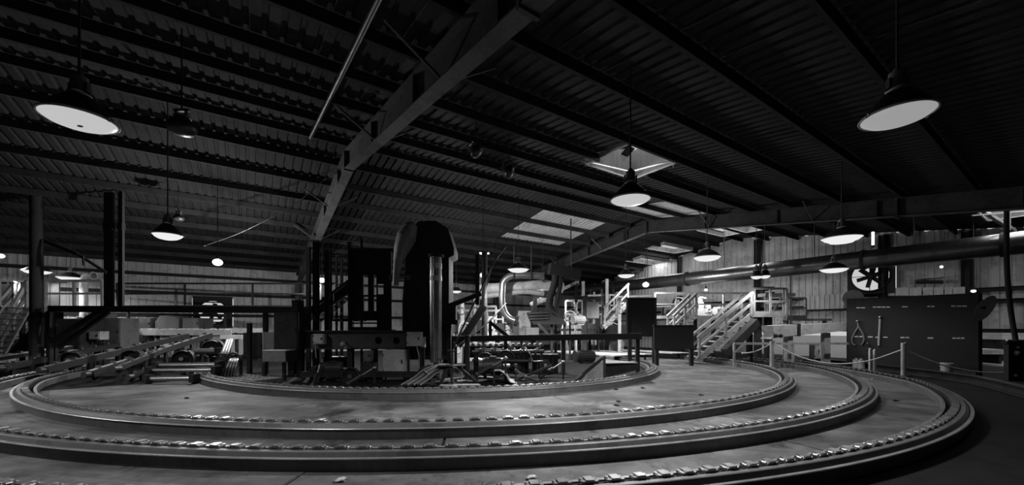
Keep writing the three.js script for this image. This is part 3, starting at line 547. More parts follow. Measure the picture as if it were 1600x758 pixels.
// hoses, stand and scrap in front of the machine
{
  const t = thing('hose_bundle', 'fan of black hoses arching down right of the largest control panel', 'hoses', onFloor(650, 603));
  for (let i = 0; i < 7; i++) { const x = i * 5; part(t, 'hose', tube([drop(at(626 + x, 606 - i * 0.6, 10.4), 0.03), at(644 + x * 0.9, 592, 10.7), at(664 + x * 0.6, 577 + i, 11), at(690 + x * 0.4, 570 + i, 11.4), at(716, 572 + i * 2, 11.8)], 0.028 + 0.006 * (i % 3)), i % 2 ? M.rubber : mat(0.16, 0.35, 0, null)); }
  part(t, 'clamp', [bar(at(662, 580, 10.85), at(676, 592, 10.85), 0.05)], M.steel);
  const s = thing('tripod_stand', 'dark splayed metal stand with a flat top in front of the polished column', 'stand', onFloor(712, 600));
  const top = at(706, 571, 11.2); part(s, 'top_plate', bx(0.75, 0.03, 0.4, top), M.steel);
  for (const [px, py] of [[688, 601], [706, 601], [748, 600]]) part(s, 'leg', bar(onFloor(px, py), V(top.x + (px - 710) * 0.004, top.y, top.z), 0.07), M.dark);
  part(s, 'clamp_head', [bar(top, at(707, 548, 11.2), 0.06), bar(at(699, 548, 11.2), at(714, 549, 11.2), 0.04)], M.steel);
  const spots = [[694, 597, 0.5, 0.5], [712, 592, 1.1, 0.9], [733, 596, 0.7, 0.2], [748, 590, 0.9, -0.4], [725, 603, 0.8, 0.1], [764, 594, 0.6, 0.3], [700, 604, 0.45, -0.3]];
  const where = ['under the left leg of the tripod stand', 'behind the tripod stand', 'between the legs of the tripod stand', 'right of the tripod stand', 'in front of the tripod stand', 'near the curved chute', 'beside the hose bundle'];
  spots.forEach(([px, py, L, r], i) => { const p = onFloor(px, py), b = thing('scrap_board', 'pale scrap board lying on the dark floor ' + where[i], 'board', drop(p)); part(b, 'board', bx(L, 0.035, 0.16, V(p.x, 0.02, p.z), r), M.wood); part(b, 'splintered_end', bx(0.08, 0.02, 0.1, V(p.x + Math.cos(r) * L / 2, 0.015, p.z - Math.sin(r) * L / 2), r), M.wood); });
  const c = thing('chute', 'curved grey chute sheet right of the scrap boards', 'chute', onFloor(782, 600)), q = [[772, 580], [782, 580], [790, 586], [796, 596], [808, 600]].map(([x, y]) => at(x, y, 10.9));
  const pos = []; for (let i = 0; i < 4; i++) { const A = q[i], B = q[i + 1], dz = 0.8; pos.push(A.x, A.y, A.z, B.x, B.y, B.z, A.x, A.y, A.z - dz, A.x, A.y, A.z - dz, B.x, B.y, B.z, B.x, B.y, B.z - dz); } part(c, 'sheet', raw(pos), M.pale); part(c, 'edge_roll', tube(q, 0.02), M.galv); part(c, 'leg', bar(drop(q[0]), q[0], 0.05), M.dark);
  for (const [a, b, D2, l] of [[[806, 579], [829, 592], 11.2, 'bright short bar leaning in the pit right of the chute'], [[800, 597], [862, 571], 11.4, 'long dark bar crossing the bright short bar in the pit'], [[822, 590], [848, 600], 10.6, 'dark low bar on the pit floor inside the inner track']]) { const o = thing('loose_bar', l, 'bar', drop(mid(at(...a, D2), at(...b, D2)))); part(o, 'bar', bar(at(...a, D2), at(...b, D2), 0.06, 0.05), l.startsWith('bright') ? M.galv : M.dark); part(o, 'end_clevis', ball(at(...a, D2), 0.05, 8), M.steel); part(o, 'leg', bar(drop(at(...a, D2)), at(...a, D2), 0.04), M.dark); }
}
// motors, pulleys and pipes crowding the base
motor('dark electric motor on the floor left of the grey dented plate box', onFloor(520, 594).add(V(0, 0.1, 0)), 0.2, 0.5, 0.2);
motor('dark electric motor in the shadow below the polished column', onFloor(672, 594), 0.19, 0.5, 1.2);
motor('dark electric motor under the long black beam, near the short black post', V(at(770, 575, 11.6).x, 0.15, -11.6), 0.24, 0.6, 0.1);
motor('dark electric motor half hidden by the hopper at the right end of the pit', V(at(915, 573, 11.6).x, 0.5, -11.6), 0.17, 0.5, 0.3);
for (const [px, py, D, r, l] of [[548, 588, 11.3, 0.26, 'black pulley wheel under the right part of the girder'], [586, 590, 11.5, 0.22, 'black pulley wheel below the grey dented plate box'], [497, 584, 11.5, 0.24, 'black pulley wheel at the left foot of the machine'], [758, 566, 12, 0.3, 'black pulley wheel right of the short black post'], [790, 562, 12.2, 0.3, 'black pulley wheel in the middle of the pit machinery']]) pulley(l, at(px, py, D), r, 0.12, 0.1);
{
  const t = thing('pipe_manifold', 'horizontal pipe with flanges and valves along the pit machinery', 'pipes', drop(at(800, 556, 12.3)));
  part(t, 'pipe', rod(at(738, 551, 12.3), at(850, 549, 12.3), 0.06), M.steel); for (const px of [750, 768, 792, 812, 835]) { part(t, 'flange', rod(at(px, 550.5, 12.3), at(px + 3, 550.5, 12.3), 0.11, 16), M.steel); part(t, 'valve', [rod(at(px + 6, 550, 12.3), at(px + 6, 543, 12.3), 0.03, 8), bar(at(px + 2, 543, 12.3), at(px + 10, 543, 12.3), 0.03)], M.galv); }
  for (const px of [742, 846]) part(t, 'leg', bar(drop(at(px, 551, 12.3)), at(px, 551, 12.3), 0.07), M.dark);
  part(t, 'bent_tube', tube([at(822, 545, 11.9), at(828, 553, 11.9), at(833, 564, 11.9), at(848, 564, 11.9)], 0.02), M.galv);
  part(t, 'lower_pipe', rod(at(738, 563, 12.1), at(830, 564, 12.1), 0.045), M.steel);
  const u = thing('base_frame', 'dark welded base frame along the foot of the central machine', 'frame', drop(at(560, 598, 11.4)));
  part(u, 'beam', bar(V(at(470, 0, 11.4).x, 0.2, -11.4), V(at(660, 0, 11.4).x, 0.2, -11.4), 0.16), M.dark); part(u, 'cross_beam', bar(V(at(490, 0, 11.4).x, 0.35, -11.4), V(at(490, 0, 11.4).x, 0.35, -13), 0.14), M.dark); part(u, 'diagonal', bar(at(505, 572, 11.4), at(494, 600, 11.3), 0.06), M.steel); part(u, 'diagonal', bar(at(515, 574, 11.5), at(535, 598, 11.4), 0.06), M.dark); part(u, 'cross_bar', bar(at(507, 588, 11.4), at(532, 590, 11.4), 0.05), M.steel);
  const r2 = thing('hydraulic_ram', 'slanted hydraulic ram with a bright rod at the left foot of the machine', 'hydraulic ram', onFloor(490, 604)); part(r2, 'cylinder', rod(at(490, 600, 10.8), at(496, 583, 11), 0.045), M.dark); part(r2, 'piston_rod', rod(at(496, 583, 11), at(500, 570, 11.1), 0.022), M.galv); part(r2, 'clevis', ball(onFloor(489, 602), 0.06, 8), M.steel);
}
// chutes and plates at the right end of the pit
{
  const y = 0.3, P = (px, py) => { const D = F * (EYE - y) / (py - CY); return at(px, py, D); };
  const prism = (pts, h) => { const pos = [], n = pts.length, tri = THREE.ShapeUtils.triangulateShape(pts.map((p) => new THREE.Vector2(p.x, p.z)), []); for (const k of tri) for (const i of k) pos.push(pts[i].x, pts[i].y, pts[i].z); for (const k of tri) for (const i of [...k].reverse()) pos.push(pts[i].x, pts[i].y - h, pts[i].z); for (let i = 0; i < n; i++) { const a = pts[i], b = pts[(i + 1) % n]; pos.push(a.x, a.y, a.z, b.x, b.y, b.z, a.x, a.y - h, a.z, a.x, a.y - h, a.z, b.x, b.y, b.z, b.x, b.y - h, b.z); } return raw(pos); };
  const t = thing('outfeed_table', 'long pale-topped outfeed table with a grey side, right end of the pit', 'table', drop(P(920, 551)));
  part(t, 'table_top', prism([P(848, 548), P(920, 548.2), P(994, 553.5), P(960, 556)], 0.04), M.pale); part(t, 'side_board', prism([P(848, 548), P(960, 556), P(958, 556.6), P(846, 548.6)].map((p) => V(p.x, p.y - 0.045, p.z)), 0.34), M.grey);
  for (const [px, py] of [[862, 549.2], [952, 555], [985, 553.2]]) part(t, 'leg', bar(drop(P(px, py)), V(P(px, py).x, y - 0.05, P(px, py).z), 0.09), M.dark);
  const t2 = thing('slat_table', 'pale narrow table strip just behind the long outfeed table', 'table', drop(P(1000, 549))); part(t2, 'table_top', prism([P(925, 547.2), P(938, 547), P(1022, 553), P(1008, 553.4)], 0.04), M.pale); for (const [px, py] of [[936, 547.5], [1008, 552.5]]) part(t2, 'leg', bar(drop(P(px, py)), V(P(px, py).x, y - 0.03, P(px, py).z), 0.08), M.dark);
  const t3 = thing('slat_table', 'bright wide table strip nearest to the foot of the right stairs', 'table', drop(P(1020, 548))); part(t3, 'table_top', prism([P(958, 546.3), P(985, 546), P(1082, 551), P(1050, 551.8)], 0.04), M.white); for (const [px, py] of [[975, 546.6], [1060, 551]]) part(t3, 'leg', bar(drop(P(px, py)), V(P(px, py).x, y - 0.03, P(px, py).z), 0.08), M.dark);
  const h = thing('hopper', 'grey triangular hopper with a slanted dark edge inside the inner track', 'hopper', drop(at(935, 592, 11.3)));
  const Q = (px, py, D) => at(px, py, D); const flat = (l, D2) => new THREE.ExtrudeGeometry(new THREE.Shape(l.map(([x, y]) => { const p = at(x, y, D2); return new THREE.Vector2(p.x, p.y); })), { depth: 0.03, bevelEnabled: false }).translate(0, 0, -D2);
  part(h, 'side_plate', flat([[902, 596], [942, 563], [942, 592]], 11.2), mat(0.4, 0.5, 0, grime)); part(h, 'back_plate', flat([[946, 567], [1000, 568], [992, 579], [946, 590]], 11.6), M.dark);
  part(h, 'slanted_edge', bar(Q(900, 595, 11.1), Q(945, 558, 11.5), 0.09), M.dark); part(h, 'corner_post', bar(drop(Q(944, 560, 11.4)), Q(944, 560, 11.4), 0.07), M.steel); part(h, 'top_plate', prism([Q(936, 560.5, 12.4), Q(996, 566, 11.5), Q(944, 567, 11.4)], 0.03), M.pale);
}

{
  const D = 13.9, t = thing('added_roller_bed', 'added black roller bed with shiny rollers, darkening the gap under the long black beam', 'conveyor', drop(at(775, 556, D)));  // added machine that keeps the gap under the beam dark
  part(t, 'side_frame', slab(724, 541, 850, 558, D, 0.08), M.dark); part(t, 'rear_frame', slab(724, 541, 850, 558, D + 0.9, 0.08), M.dark); part(t, 'bottom_pan', slab(724, 556, 850, 559, D, 0.9), M.dark);
  for (let i = 0; i < 14; i++) { const p = at(730 + i * 9, 540, D + 0.06); part(t, 'roller', rod(V(p.x, p.y, p.z), V(p.x, p.y, p.z - 0.8), 0.07, 12), M.galv); }
  for (const px of [727, 770, 810, 847]) part(t, 'leg', bar(drop(at(px, 558, D + 0.05)), at(px, 557, D + 0.05), 0.14), M.dark);
  for (let i = 0; i < 7; i++) part(t, 'bearing', ball(at(732 + i * 18, 546, D - 0.03), 0.06, 8), M.steel);
  part(t, 'chain_guard', slab(730, 548, 842, 553, D - 0.04, 0.05), M.steel);
}

// ---------------------------------------------------------------- left side
{
  const t = thing('steel_column', 'round dark steel column with a paler lower half at far left', 'column', drop(at(57, 560, 13)));
  const a = at(57, 374, 13), m = at(57, 496, 13), b = drop(a), r = 7.5 * 13 / F;
  part(t, 'upper_shaft', rod(m, V(a.x, bottom(a.x * U[0] - a.z * U[1]) + 0.7, a.z), r, 24), M.dark); part(t, 'lower_shaft', rod(b, m, r * 1.06, 24), mat(0.05, 0.6, 0, grime)); part(t, 'base_plate', bx(0.6, 0.03, 0.6, V(b.x, 0.015, b.z)), M.dark);
}
for (const [px, w, l] of [[163, 14, 'wide black post carrying the long black crossbeam at left'], [182, 7, 'narrow black post beside the wide black post at left']]) {
  const D = 13, a = at(px, 352, D), b = at(px, 487, D), t = thing('hanging_post', l, 'post', b), s = a.x * U[0] - a.z * U[1];
  part(t, 'shaft', [bx(w * D / F, bottom(s) + 0.7 - b.y, 0.08, V(a.x, (bottom(s) + 0.7 + b.y) / 2, a.z - 0.16))], M.black); part(t, 'hanger_plate', bx(w * D / F * 1.1, 0.25, 0.12, V(a.x, a.y, a.z - 0.16)), M.dark); part(t, 'foot_plate', bx(w * D / F * 1.2, 0.05, 0.3, V(b.x, b.y + 0.02, b.z - 0.16)), M.dark);
}
{
  const t = thing('crossbeam', 'long black horizontal crossbeam spanning the left half at eye height', 'beam', drop(at(280, 484, 12.9)));
  part(t, 'beam', channel(at(74, 482.5, 12.9), at(492, 484.5, 12.9), 0.21, 0.12), M.black); part(t, 'end_plate', slab(488, 476, 494, 494, 12.9, 0.25), M.dark); for (const px of [78, 415]) part(t, 'leg', bar(drop(at(px, 488, 13.05)), at(px, 486, 13.05), 0.12), M.dark);
  const d = thing('diagonal_brace', 'pair of black braces sloping down left from the crossbeam to the steel column', 'brace', drop(at(80, 545, 13))); part(d, 'brace_bar', bar(at(157, 486, 13.1), at(84, 533, 13.1), 0.16, 0.12), M.black); part(d, 'brace_bar', bar(at(170, 487, 13.3), at(88, 546, 13.3), 0.12, 0.1), M.dark); part(d, 'foot_plate', bar(at(87, 540, 13.2), drop(at(87, 540, 13.2)), 0.1), M.dark);
}
// stairs and platform behind the column
{
  const D = 15.2, y = at(0, 480, D).y;
  stairs('pale-railed steel stairs rising right at the far left edge', V(at(-46, 0, D).x, 0.4, -D), V(at(24, 0, D).x, y, -D), V(0, 0, -0.9), 9, M.rail, [1, 1], { stringer: M.pale, tread: M.grey });
  stairs('pale-railed steel stairs descending left behind the round steel column', V(at(32, 0, D).x, 0.5, -D + 0.6), V(at(73, 0, D).x, y, -D + 0.6), V(0, 0, 0.8), 9, M.rail, [1, 1], { stringer: M.pale, tread: M.steel });
  const p = thing('platform', 'raised steel platform behind the round column at far left', 'platform', V(at(60, 0, D).x, 0, -D)); part(p, 'deck', bx(at(160, 0, 15.8).x - at(26, 0, 15.8).x, 0.1, 0.9, V((at(160, 0, 15.8).x + at(26, 0, 15.8).x) / 2, y - 0.06, -D - 0.62)), M.steel); part(p, 'fascia', bx(at(160, 0, 15.4).x - at(26, 0, 15.4).x, 0.22, 0.03, V((at(160, 0, 15.4).x + at(26, 0, 15.4).x) / 2, y - 0.08, -D - 0.15)), M.pale);
  for (const px of [30, 90, 150]) part(p, 'leg', bar(V(at(px, 0, 15.8).x, 0, -15.9), V(at(px, 0, 15.8).x, y, -15.9), 0.12), M.dark);
  railing('pale railing along the left platform, in front of the lamps', [V(at(28, 0, 15.5).x, y, -15.5), V(at(160, 0, 15.5).x, y, -15.5)], 1.06, M.rail, { every: 1.25, r: 0.035 });
  railing('thin long railing in front of the far wall, left of the wall fan', [V(at(165, 0, 17.9).x, 2.6, -18.42), V(at(492, 0, 17.9).x, 2.6, -18.42)], 1.02, M.dark, { every: 3.6, r: 0.03 });
  const w = thing('walkway', 'dark narrow walkway carrying the long thin railing', 'walkway', V(at(320, 0, 18).x, 0, -18)); part(w, 'deck', bar(V(at(165, 0, 17.9).x, 2.53, -18.62), V(at(492, 0, 17.9).x, 2.53, -18.62), 0.12, 0.5), M.dark); for (const px of [176, 334, 420, 488]) part(w, 'leg', bar(V(at(px, 0, 17.9).x, 0, -18.62), V(at(px, 0, 17.9).x, 2.48, -18.62), 0.09), M.dark);
  const v = thing('vent_pipe', 'white vent pipe with a bent cap standing by the left platform', 'pipe', drop(at(131, 520, 16.8))); part(v, 'pipe', tube([drop(at(131, 520, 16.8)), at(131, 500, 16.8), at(131, 470, 16.8), at(131, 445, 16.8), at(133, 434, 16.8), at(138, 430, 16.8), at(146, 431, 16.8)], 0.14, 40, 14), M.white); part(v, 'cap_ring', new THREE.TorusGeometry(0.15, 0.03, 8, 18).rotateY(Math.PI / 2).translate(at(146, 431, 16.8).x, at(146, 431, 16.8).y, -16.8), M.pale);
  const l = thing('leaning_plank', 'white plank leaning beside the vent pipe below the crossbeam', 'plank', drop(at(130, 537, 15.5))); part(l, 'plank', bar(drop(at(132, 560, 15.5)), at(125, 496, 15.7), 0.22, 0.04), M.white); part(l, 'batten', bar(at(131, 540, 15.45), at(127.5, 515, 15.55), 0.06, 0.06), M.pale);
  const q = thing('leaning_plank', 'narrow white plank standing just right of the leaning wide plank', 'plank', drop(at(136, 537, 15.5))); part(q, 'plank', bar(drop(at(137, 560, 15.6)), at(133, 500, 15.9), 0.1, 0.04), M.white); part(q, 'batten', bar(at(136, 540, 15.6), at(134.5, 518, 15.7), 0.04, 0.05), M.pale);
}
cabinet('machine_cabinet', 'dark grey machine cabinet right of the round steel column', 'cabinet', [88, 498, 125, 546], 15, 0.8, M.steel);
cabinet('machine_cabinet', 'grey machine cabinet between the leaning planks and the tall pale-grey cabinet', 'cabinet', [140, 490, 157, 546], 16.4, 0.7, M.grey);
cabinet('machine_cabinet', 'wide pale-grey machine cabinet right of the small light box', 'cabinet', [157, 497, 188, 543], 15.8, 0.8, mat(0.2, 0.6, 0, grime));
cabinet('small_box', 'small light box in front of the wide pale-grey cabinet', 'box', [139, 518, 156, 531], 15.2, 0.35, M.pale, { legs: true });
cabinet('planer_cover', 'grey machine cover at the left end of the white belt', 'machine cover', [207, 497, 236, 516], 18.6, 0.9, mat(0.17, 0.6, 0, grime), { legs: true });
{
  const D = 18.6, t = thing('planer_cover', 'grey machine cover with a sloped shoulder, middle of the row behind the white belt', 'machine cover', drop(at(262, 515, D))), s = new THREE.Shape([[243, 516], [279, 516], [279, 496], [262, 493.5], [250, 494], [243, 503]].map(([x, y]) => { const p = at(x, y, D); return new THREE.Vector2(p.x, p.y); }));
  part(t, 'cover', new THREE.ExtrudeGeometry(s, { depth: 0.9, bevelEnabled: true, bevelSize: 0.02, bevelThickness: 0.02, bevelSegments: 1 }).translate(0, 0, -D - 0.9), mat(0.15, 0.6, 0, grime)); part(t, 'knob', ball(at(266, 493, D + 0.4), 0.08, 10), M.dark); for (const px of [247, 275]) part(t, 'leg', bar(drop(at(px, 516, D + 0.4)), at(px, 516, D + 0.4), 0.1), M.dark);
}
cabinet('planer_cover', 'grey machine cover nearest to the wall fan', 'machine cover', [285, 497, 311, 516], 18.6, 0.9, mat(0.18, 0.6, 0, grime), { legs: true });
for (const [px, l] of [[238.5, 'left'], [282, 'right']]) { const p = at(px, 514, 18.9), t = thing('lubricator', 'dark small lubricator standing on the ' + l + ' of the shouldered machine cover', 'lubricator', drop(p)); part(t, 'stem', rod(drop(p), V(p.x, p.y + 0.35, p.z), 0.05), M.dark); part(t, 'bottle', cyl(V(p.x, p.y + 0.1, p.z), 0.09, 0.25, 12), M.galv); part(t, 'cap', ball(V(p.x, p.y + 0.4, p.z), 0.08, 8), M.dark); }
{
  const D = 17.2, t = thing('belt_conveyor', 'long white belt conveyor in front of the grey machine covers', 'conveyor', drop(at(270, 525, D)));
  part(t, 'side_board', slab(188, 515.5, 361, 524, D, 0.05), M.white); const a = at(188, 515.5, D), b = at(361, 515.5, D); part(t, 'belt', bx(b.x - a.x, 0.04, 1.2, V((a.x + b.x) / 2, a.y - 0.02, -D - 0.65)), M.white);
  for (const px of [192, 235, 275, 315, 357]) part(t, 'leg', bar(drop(at(px, 522, D + 0.2)), at(px, 522, D + 0.2), 0.1), M.dark);
  part(t, 'far_board', slab(188, 515, 361, 522, D + 1.25, 0.05), M.pale);
  const c = thing('sawdust', 'low ragged ridge of pale sawdust along the white belt', 'sawdust', V((a.x + b.x) / 2, a.y, -D - 0.4)); c.userData.kind = 'stuff';
  const lumps = []; for (let i = 0; i < 90; i++) { const x = a.x + 0.15 + (b.x - a.x - 0.3) * rnd(); lumps.push(new THREE.IcosahedronGeometry(rr(0.04, 0.1), 0).scale(1.6, 0.6, 1).rotateY(rr(0, 3)).translate(x, a.y + 0.015, -D - rr(0.2, 1))); } part(c, 'heap', lumps, M.white);
}
// fan in the far wall
function wallFan(label, c, turn, size, r, gaps) {
  const t = thing('exhaust_fan', label, 'fan', c), q = (g) => g.rotateY(turn).translate(c.x, c.y, c.z), s = new THREE.Shape([[-size, -size], [size, -size], [size, size], [-size, size]].map(([x, y]) => new THREE.Vector2(x, y))), h = new THREE.Path(); h.absarc(0, 0, r, 0, 7, true); s.holes.push(h);
  part(t, 'housing', q(new THREE.ExtrudeGeometry(s, { depth: 0.14, bevelEnabled: false, curveSegments: 32 })), M.black);
  part(t, 'bell_ring', q(new THREE.TorusGeometry(r, 0.035, 8, 36).translate(0, 0, 0.16)), M.dark);
  for (let i = 0; i < 6; i++) part(t, 'blade', q(new THREE.BoxGeometry(r * 0.62, r * 0.3, 0.015).rotateX(0.5).translate(r * 0.45, 0, 0).rotateZ(i / 6 * 2 * Math.PI + 0.3).translate(0, 0, 0.03)), M.dark);
  part(t, 'hub', q(new THREE.CylinderGeometry(r * 0.16, r * 0.16, 0.14, 16).rotateX(Math.PI / 2).translate(0, 0, 0.03)), M.dark);
  if (gaps) for (let i = 0; i < 7; i++) { const y = -r + (i + 0.5) * 2 * r / 7; part(t, 'louvre', q(new THREE.BoxGeometry(2 * r, 0.03, 0.12).rotateX(0.4).translate(0, y, -0.12)), M.dark); }
  part(t, 'guard_bar', [q(new THREE.BoxGeometry(2 * r, 0.025, 0.025).translate(0, 0, 0.2)), q(new THREE.BoxGeometry(0.025, 2 * r, 0.025).translate(0, 0, 0.2))], M.dark);
  return t;
}
wallFan('square black wall fan with louvres in the far wall at left', SU(S1 - 0.16, -1.65, 2.37), Math.atan2(-U[0], U[1]), 0.86, 0.64, true);
// inclined chain conveyors running up to the belt
for (const [p, Da, q, Db, w, h, m, l] of [
  [[-20, 563], 12.6, [190, 531], 17, 0.3, 0.12, M.white, 'topmost trough conveyor with a painted highlight running in from the far left edge'],
  [[5, 575], 11.8, [232, 529], 17.4, 0.2, 0.16, M.dark, 'dark trough conveyor just below the topmost one at left'],
  [[70, 578], 11.4, [292, 525], 17, 0.22, 0.18, M.grey, 'long dark chain conveyor ending left of the middle of the white belt'],
  [[140, 585], 11, [328, 524], 17, 0.22, 0.18, M.pale, 'long chain conveyor with a painted top highlight ending below the wall fan'],
  [[182, 577], 10.9, [262, 545], 14, 0.14, 0.12, M.grey, 'short bright-edged conveyor rail near the deck edge'],
  [[203, 590], 10.8, [240, 574], 12.2, 0.1, 0.08, M.steel, 'shortest low conveyor rail nearest to the deck edge'],
]) {
  const A = at(...p, Da), B = at(...q, Db), t = thing('chain_conveyor', l, 'conveyor', drop(mid(A, B)));
  part(t, 'beam', bar(A, B, h, w), M.black); part(t, 'painted_highlight_strip', bar(V(A.x, A.y + h / 2 + 0.01, A.z), V(B.x, B.y + h / 2 + 0.01, B.z), 0.02, w * (m === M.white ? 0.8 : 0.3)), m);  // strip colours put highlights along the conveyor tops
  const n = Math.max(2, Math.round(A.distanceTo(B) / 2.4)); for (let i = 0; i <= n; i++) { const c = lerp(A, B, (i + 0.1) / (n + 0.2)); part(t, 'leg', bar(drop(c), V(c.x, c.y - h / 2, c.z), 0.09), M.dark); }
  const dir = B.clone().sub(A).normalize(), lug = []; for (let x = 0.3; x < A.distanceTo(B) - 0.2; x += 0.55) { const c = A.clone().addScaledVector(dir, x); lug.push(bx(0.07, 0.07, w * 0.5, V(c.x, c.y + h / 2 + 0.05, c.z), Math.atan2(-dir.z, dir.x))); }
  lug.forEach((g) => part(t, 'lug', g, M.galv));
  part(t, 'sprocket', rod(V(A.x, A.y, A.z - w * 0.7), V(A.x, A.y, A.z + w * 0.7), 0.09, 14), M.steel);
}
for (const [x0, x1, y, D, r, l] of [[246, 343, 571, 11.6, 0.07, 'upper bright cross shaft near the inner track tip'], [235, 338, 579, 11.3, 0.06, 'middle cross shaft near the inner track tip'], [232, 304, 592, 10.9, 0.07, 'lowest cross shaft just above the deck edge'], [300, 342, 549.5, 13, 0.1, 'short pale pipe between the pulley and the hose bundle']]) { const a = at(x0, y, D), b = at(x1, y - 1, D), t = thing('cross_shaft', l, 'shaft', drop(mid(a, b))); part(t, 'shaft', rod(a, b, r, 14), M.galv); for (const p of [a, b]) { part(t, 'bearing_block', bx(0.12, 0.22, 0.26, p), M.dark); part(t, 'leg', bar(drop(p), p, 0.1), M.dark); } }
for (const [px, py, D, r, l] of [[286, 560, 12.4, 0.26, 'dark drum pulley with a pale hood behind the upper cross shaft'], [206, 559, 12.6, 0.26, 'dark drum pulley left of the short bright-edged conveyor rail'], [112, 562, 12.6, 0.26, 'dark drum pulley at the left below the round steel column'], [332, 545, 13.4, 0.3, 'dark arched pulley beside the top of the hose bundle']]) { const t = pulley(l, at(px, py, D), r, 0.35, 0.5); const c = at(px, py, D), h = new THREE.CylinderGeometry(r * 1.12, r * 1.12, 0.42, 20, 1, true, 0.4, 2.2).rotateX(Math.PI / 2).rotateY(0.5).translate(c.x, c.y, c.z); part(t, 'hood', h, M.galv); }
{
  const t = thing('hose_bundle', 'upper bundle of shiny hydraulic hoses left of the tall black cabinet', 'hoses', drop(at(350, 560, 12.2)));
  for (let i = 0; i < 6; i++) part(t, 'hose', tube([at(355 + i * 1.6, 530 + (i % 2), 12.6), at(350 + i * 2, 542, 12.3), at(344 + i * 2.2, 556, 12), at(340 + i * 1.8, 563, 12.1), drop(at(338 + i * 2, 566, 12.4), 0.1)], 0.03, 24, 8), i % 2 ? M.galv : M.rubber);
  part(t, 'clamp', bar(at(343, 553, 11.95), at(356, 554, 11.95), 0.05, 0.1), M.steel);
  const s = thing('hose_bundle', 'lower bundle of shiny hoses spilling from an arch behind the inner track tip', 'hoses', drop(at(360, 575, 11.6)));
  for (let i = 0; i < 8; i++) part(s, 'hose', tube([at(366 + i * 0.6, 560, 12), at(360 + i * 1.6, 562, 11.7), at(354 + i * 2.2, 572, 11.5), at(350 + i * 2.4, 584, 11.5), drop(at(349 + i * 2.6, 592, 11.6), 0.05)], 0.028, 24, 8), i % 2 ? M.galv : M.rubber);
  const c = at(365, 562, 11.9); part(s, 'arch_guard', new THREE.TorusGeometry(0.22, 0.04, 10, 24, Math.PI).translate(c.x, c.y - 0.02, c.z), M.steel); for (const k of [-1, 1]) part(s, 'leg', bar(V(c.x + k * 0.22, 0, c.z), V(c.x + k * 0.22, c.y, c.z), 0.06), M.dark);
  const pl = thing('grip_plate', 'pale studded floor plate inside the left end of the inner track', 'floor plate', onFloor(385, 592)), y = 0.12, P = (px, py) => at(px, py, F * (EYE - y) / (py - CY));
  const q = [P(343, 588), P(376, 583), P(440, 590.5), P(396, 595)], pos = []; for (const [a, b, c2] of [[0, 1, 2], [0, 2, 3]]) for (const k of [a, b, c2]) pos.push(q[k].x, q[k].y, q[k].z); const down = q.map((v) => V(v.x, 0, v.z)); for (let i = 0; i < 4; i++) { const a = q[i], b = q[(i + 1) % 4], d = down[i], e = down[(i + 1) % 4]; pos.push(a.x, a.y, a.z, d.x, d.y, d.z, b.x, b.y, b.z, b.x, b.y, b.z, d.x, d.y, d.z, e.x, e.y, e.z); }
  part(pl, 'plate', raw(pos), M.galv); const st = []; for (let i = 1; i < 18; i++) for (let j = 1; j < 10; j++) { const p = lerp(lerp(q[0], q[1], j / 10), lerp(q[3], q[2], j / 10), i / 18); st.push(bx(0.05, 0.012, 0.02, V(p.x, p.y + 0.006, p.z), (i + j) % 2 ? 0.8 : -0.8)); } const g = part(pl, 'grip_stud', st, M.galv); g.userData.kind = 'stuff';
  post('bollard', 'black square post standing right of the white belt conveyor', 390, 505, 560, 13, 6, M.black, { floor: true });
  cabinet('machine_cabinet', 'low dark machine block right of the black square post', 'cabinet', [380, 520, 411, 560], 13.4, 0.8, M.dark);
  const b = thing('pale_trough', 'pale trough with a slanted end right of the white belt, under the crossbeam', 'trough', drop(at(375, 527, 15))); part(b, 'floor_sheet', slab(344, 524, 410, 530, 15, 0.8), M.pale); part(b, 'back_board', slab(362, 513, 412, 521, 16.4, 0.06), M.pale); for (const px of [348, 406]) part(b, 'leg', bar(drop(at(px, 529, 15.4)), at(px, 529, 15.4), 0.1), M.dark); part(b, 'back_leg', bar(drop(at(370, 520, 16.45)), at(370, 520, 16.45), 0.1), M.dark); part(b, 'tie', bar(at(370, 529, 15.7), at(370, 527, 16.45), 0.06), M.dark);
}

{
  const t = thing('added_dark_bin', 'big dark bin added as a backdrop behind the stairs at the far left', 'bin', drop(at(20, 545, 16.4))); part(t, 'front_plate', slab(-40, 440, 92, 552, 16.3, 0.05), M.steel); part(t, 'top_rim', slab(-41, 438, 93, 441, 16.25, 0.3), M.dark);  // added bin, darkens the view behind the stairs
  for (const px of [-20, 12, 44, 76]) part(t, 'stiffener', slab(px - 1.2, 441, px + 1.2, 552, 16.26, 0.08), M.dark); for (const px of [-36, 88]) part(t, 'leg', bar(drop(at(px, 552, 16.4)), at(px, 550, 16.4), 0.14), M.dark);
  const b = thing('roof_brace', 'grey knee brace high between the round steel column and the hanging posts', 'brace', at(95, 388, 13)); part(b, 'brace_bar', bar(at(70, 377, 13), at(121, 397, 13), 0.1, 0.06), M.dark); part(b, 'brace_bar', bar(at(121, 397, 13), at(166, 426, 13.1), 0.08, 0.05), M.steel); part(b, 'gusset', bar(at(130, 400, 13), at(131, 415, 13), 0.05), M.steel);
}

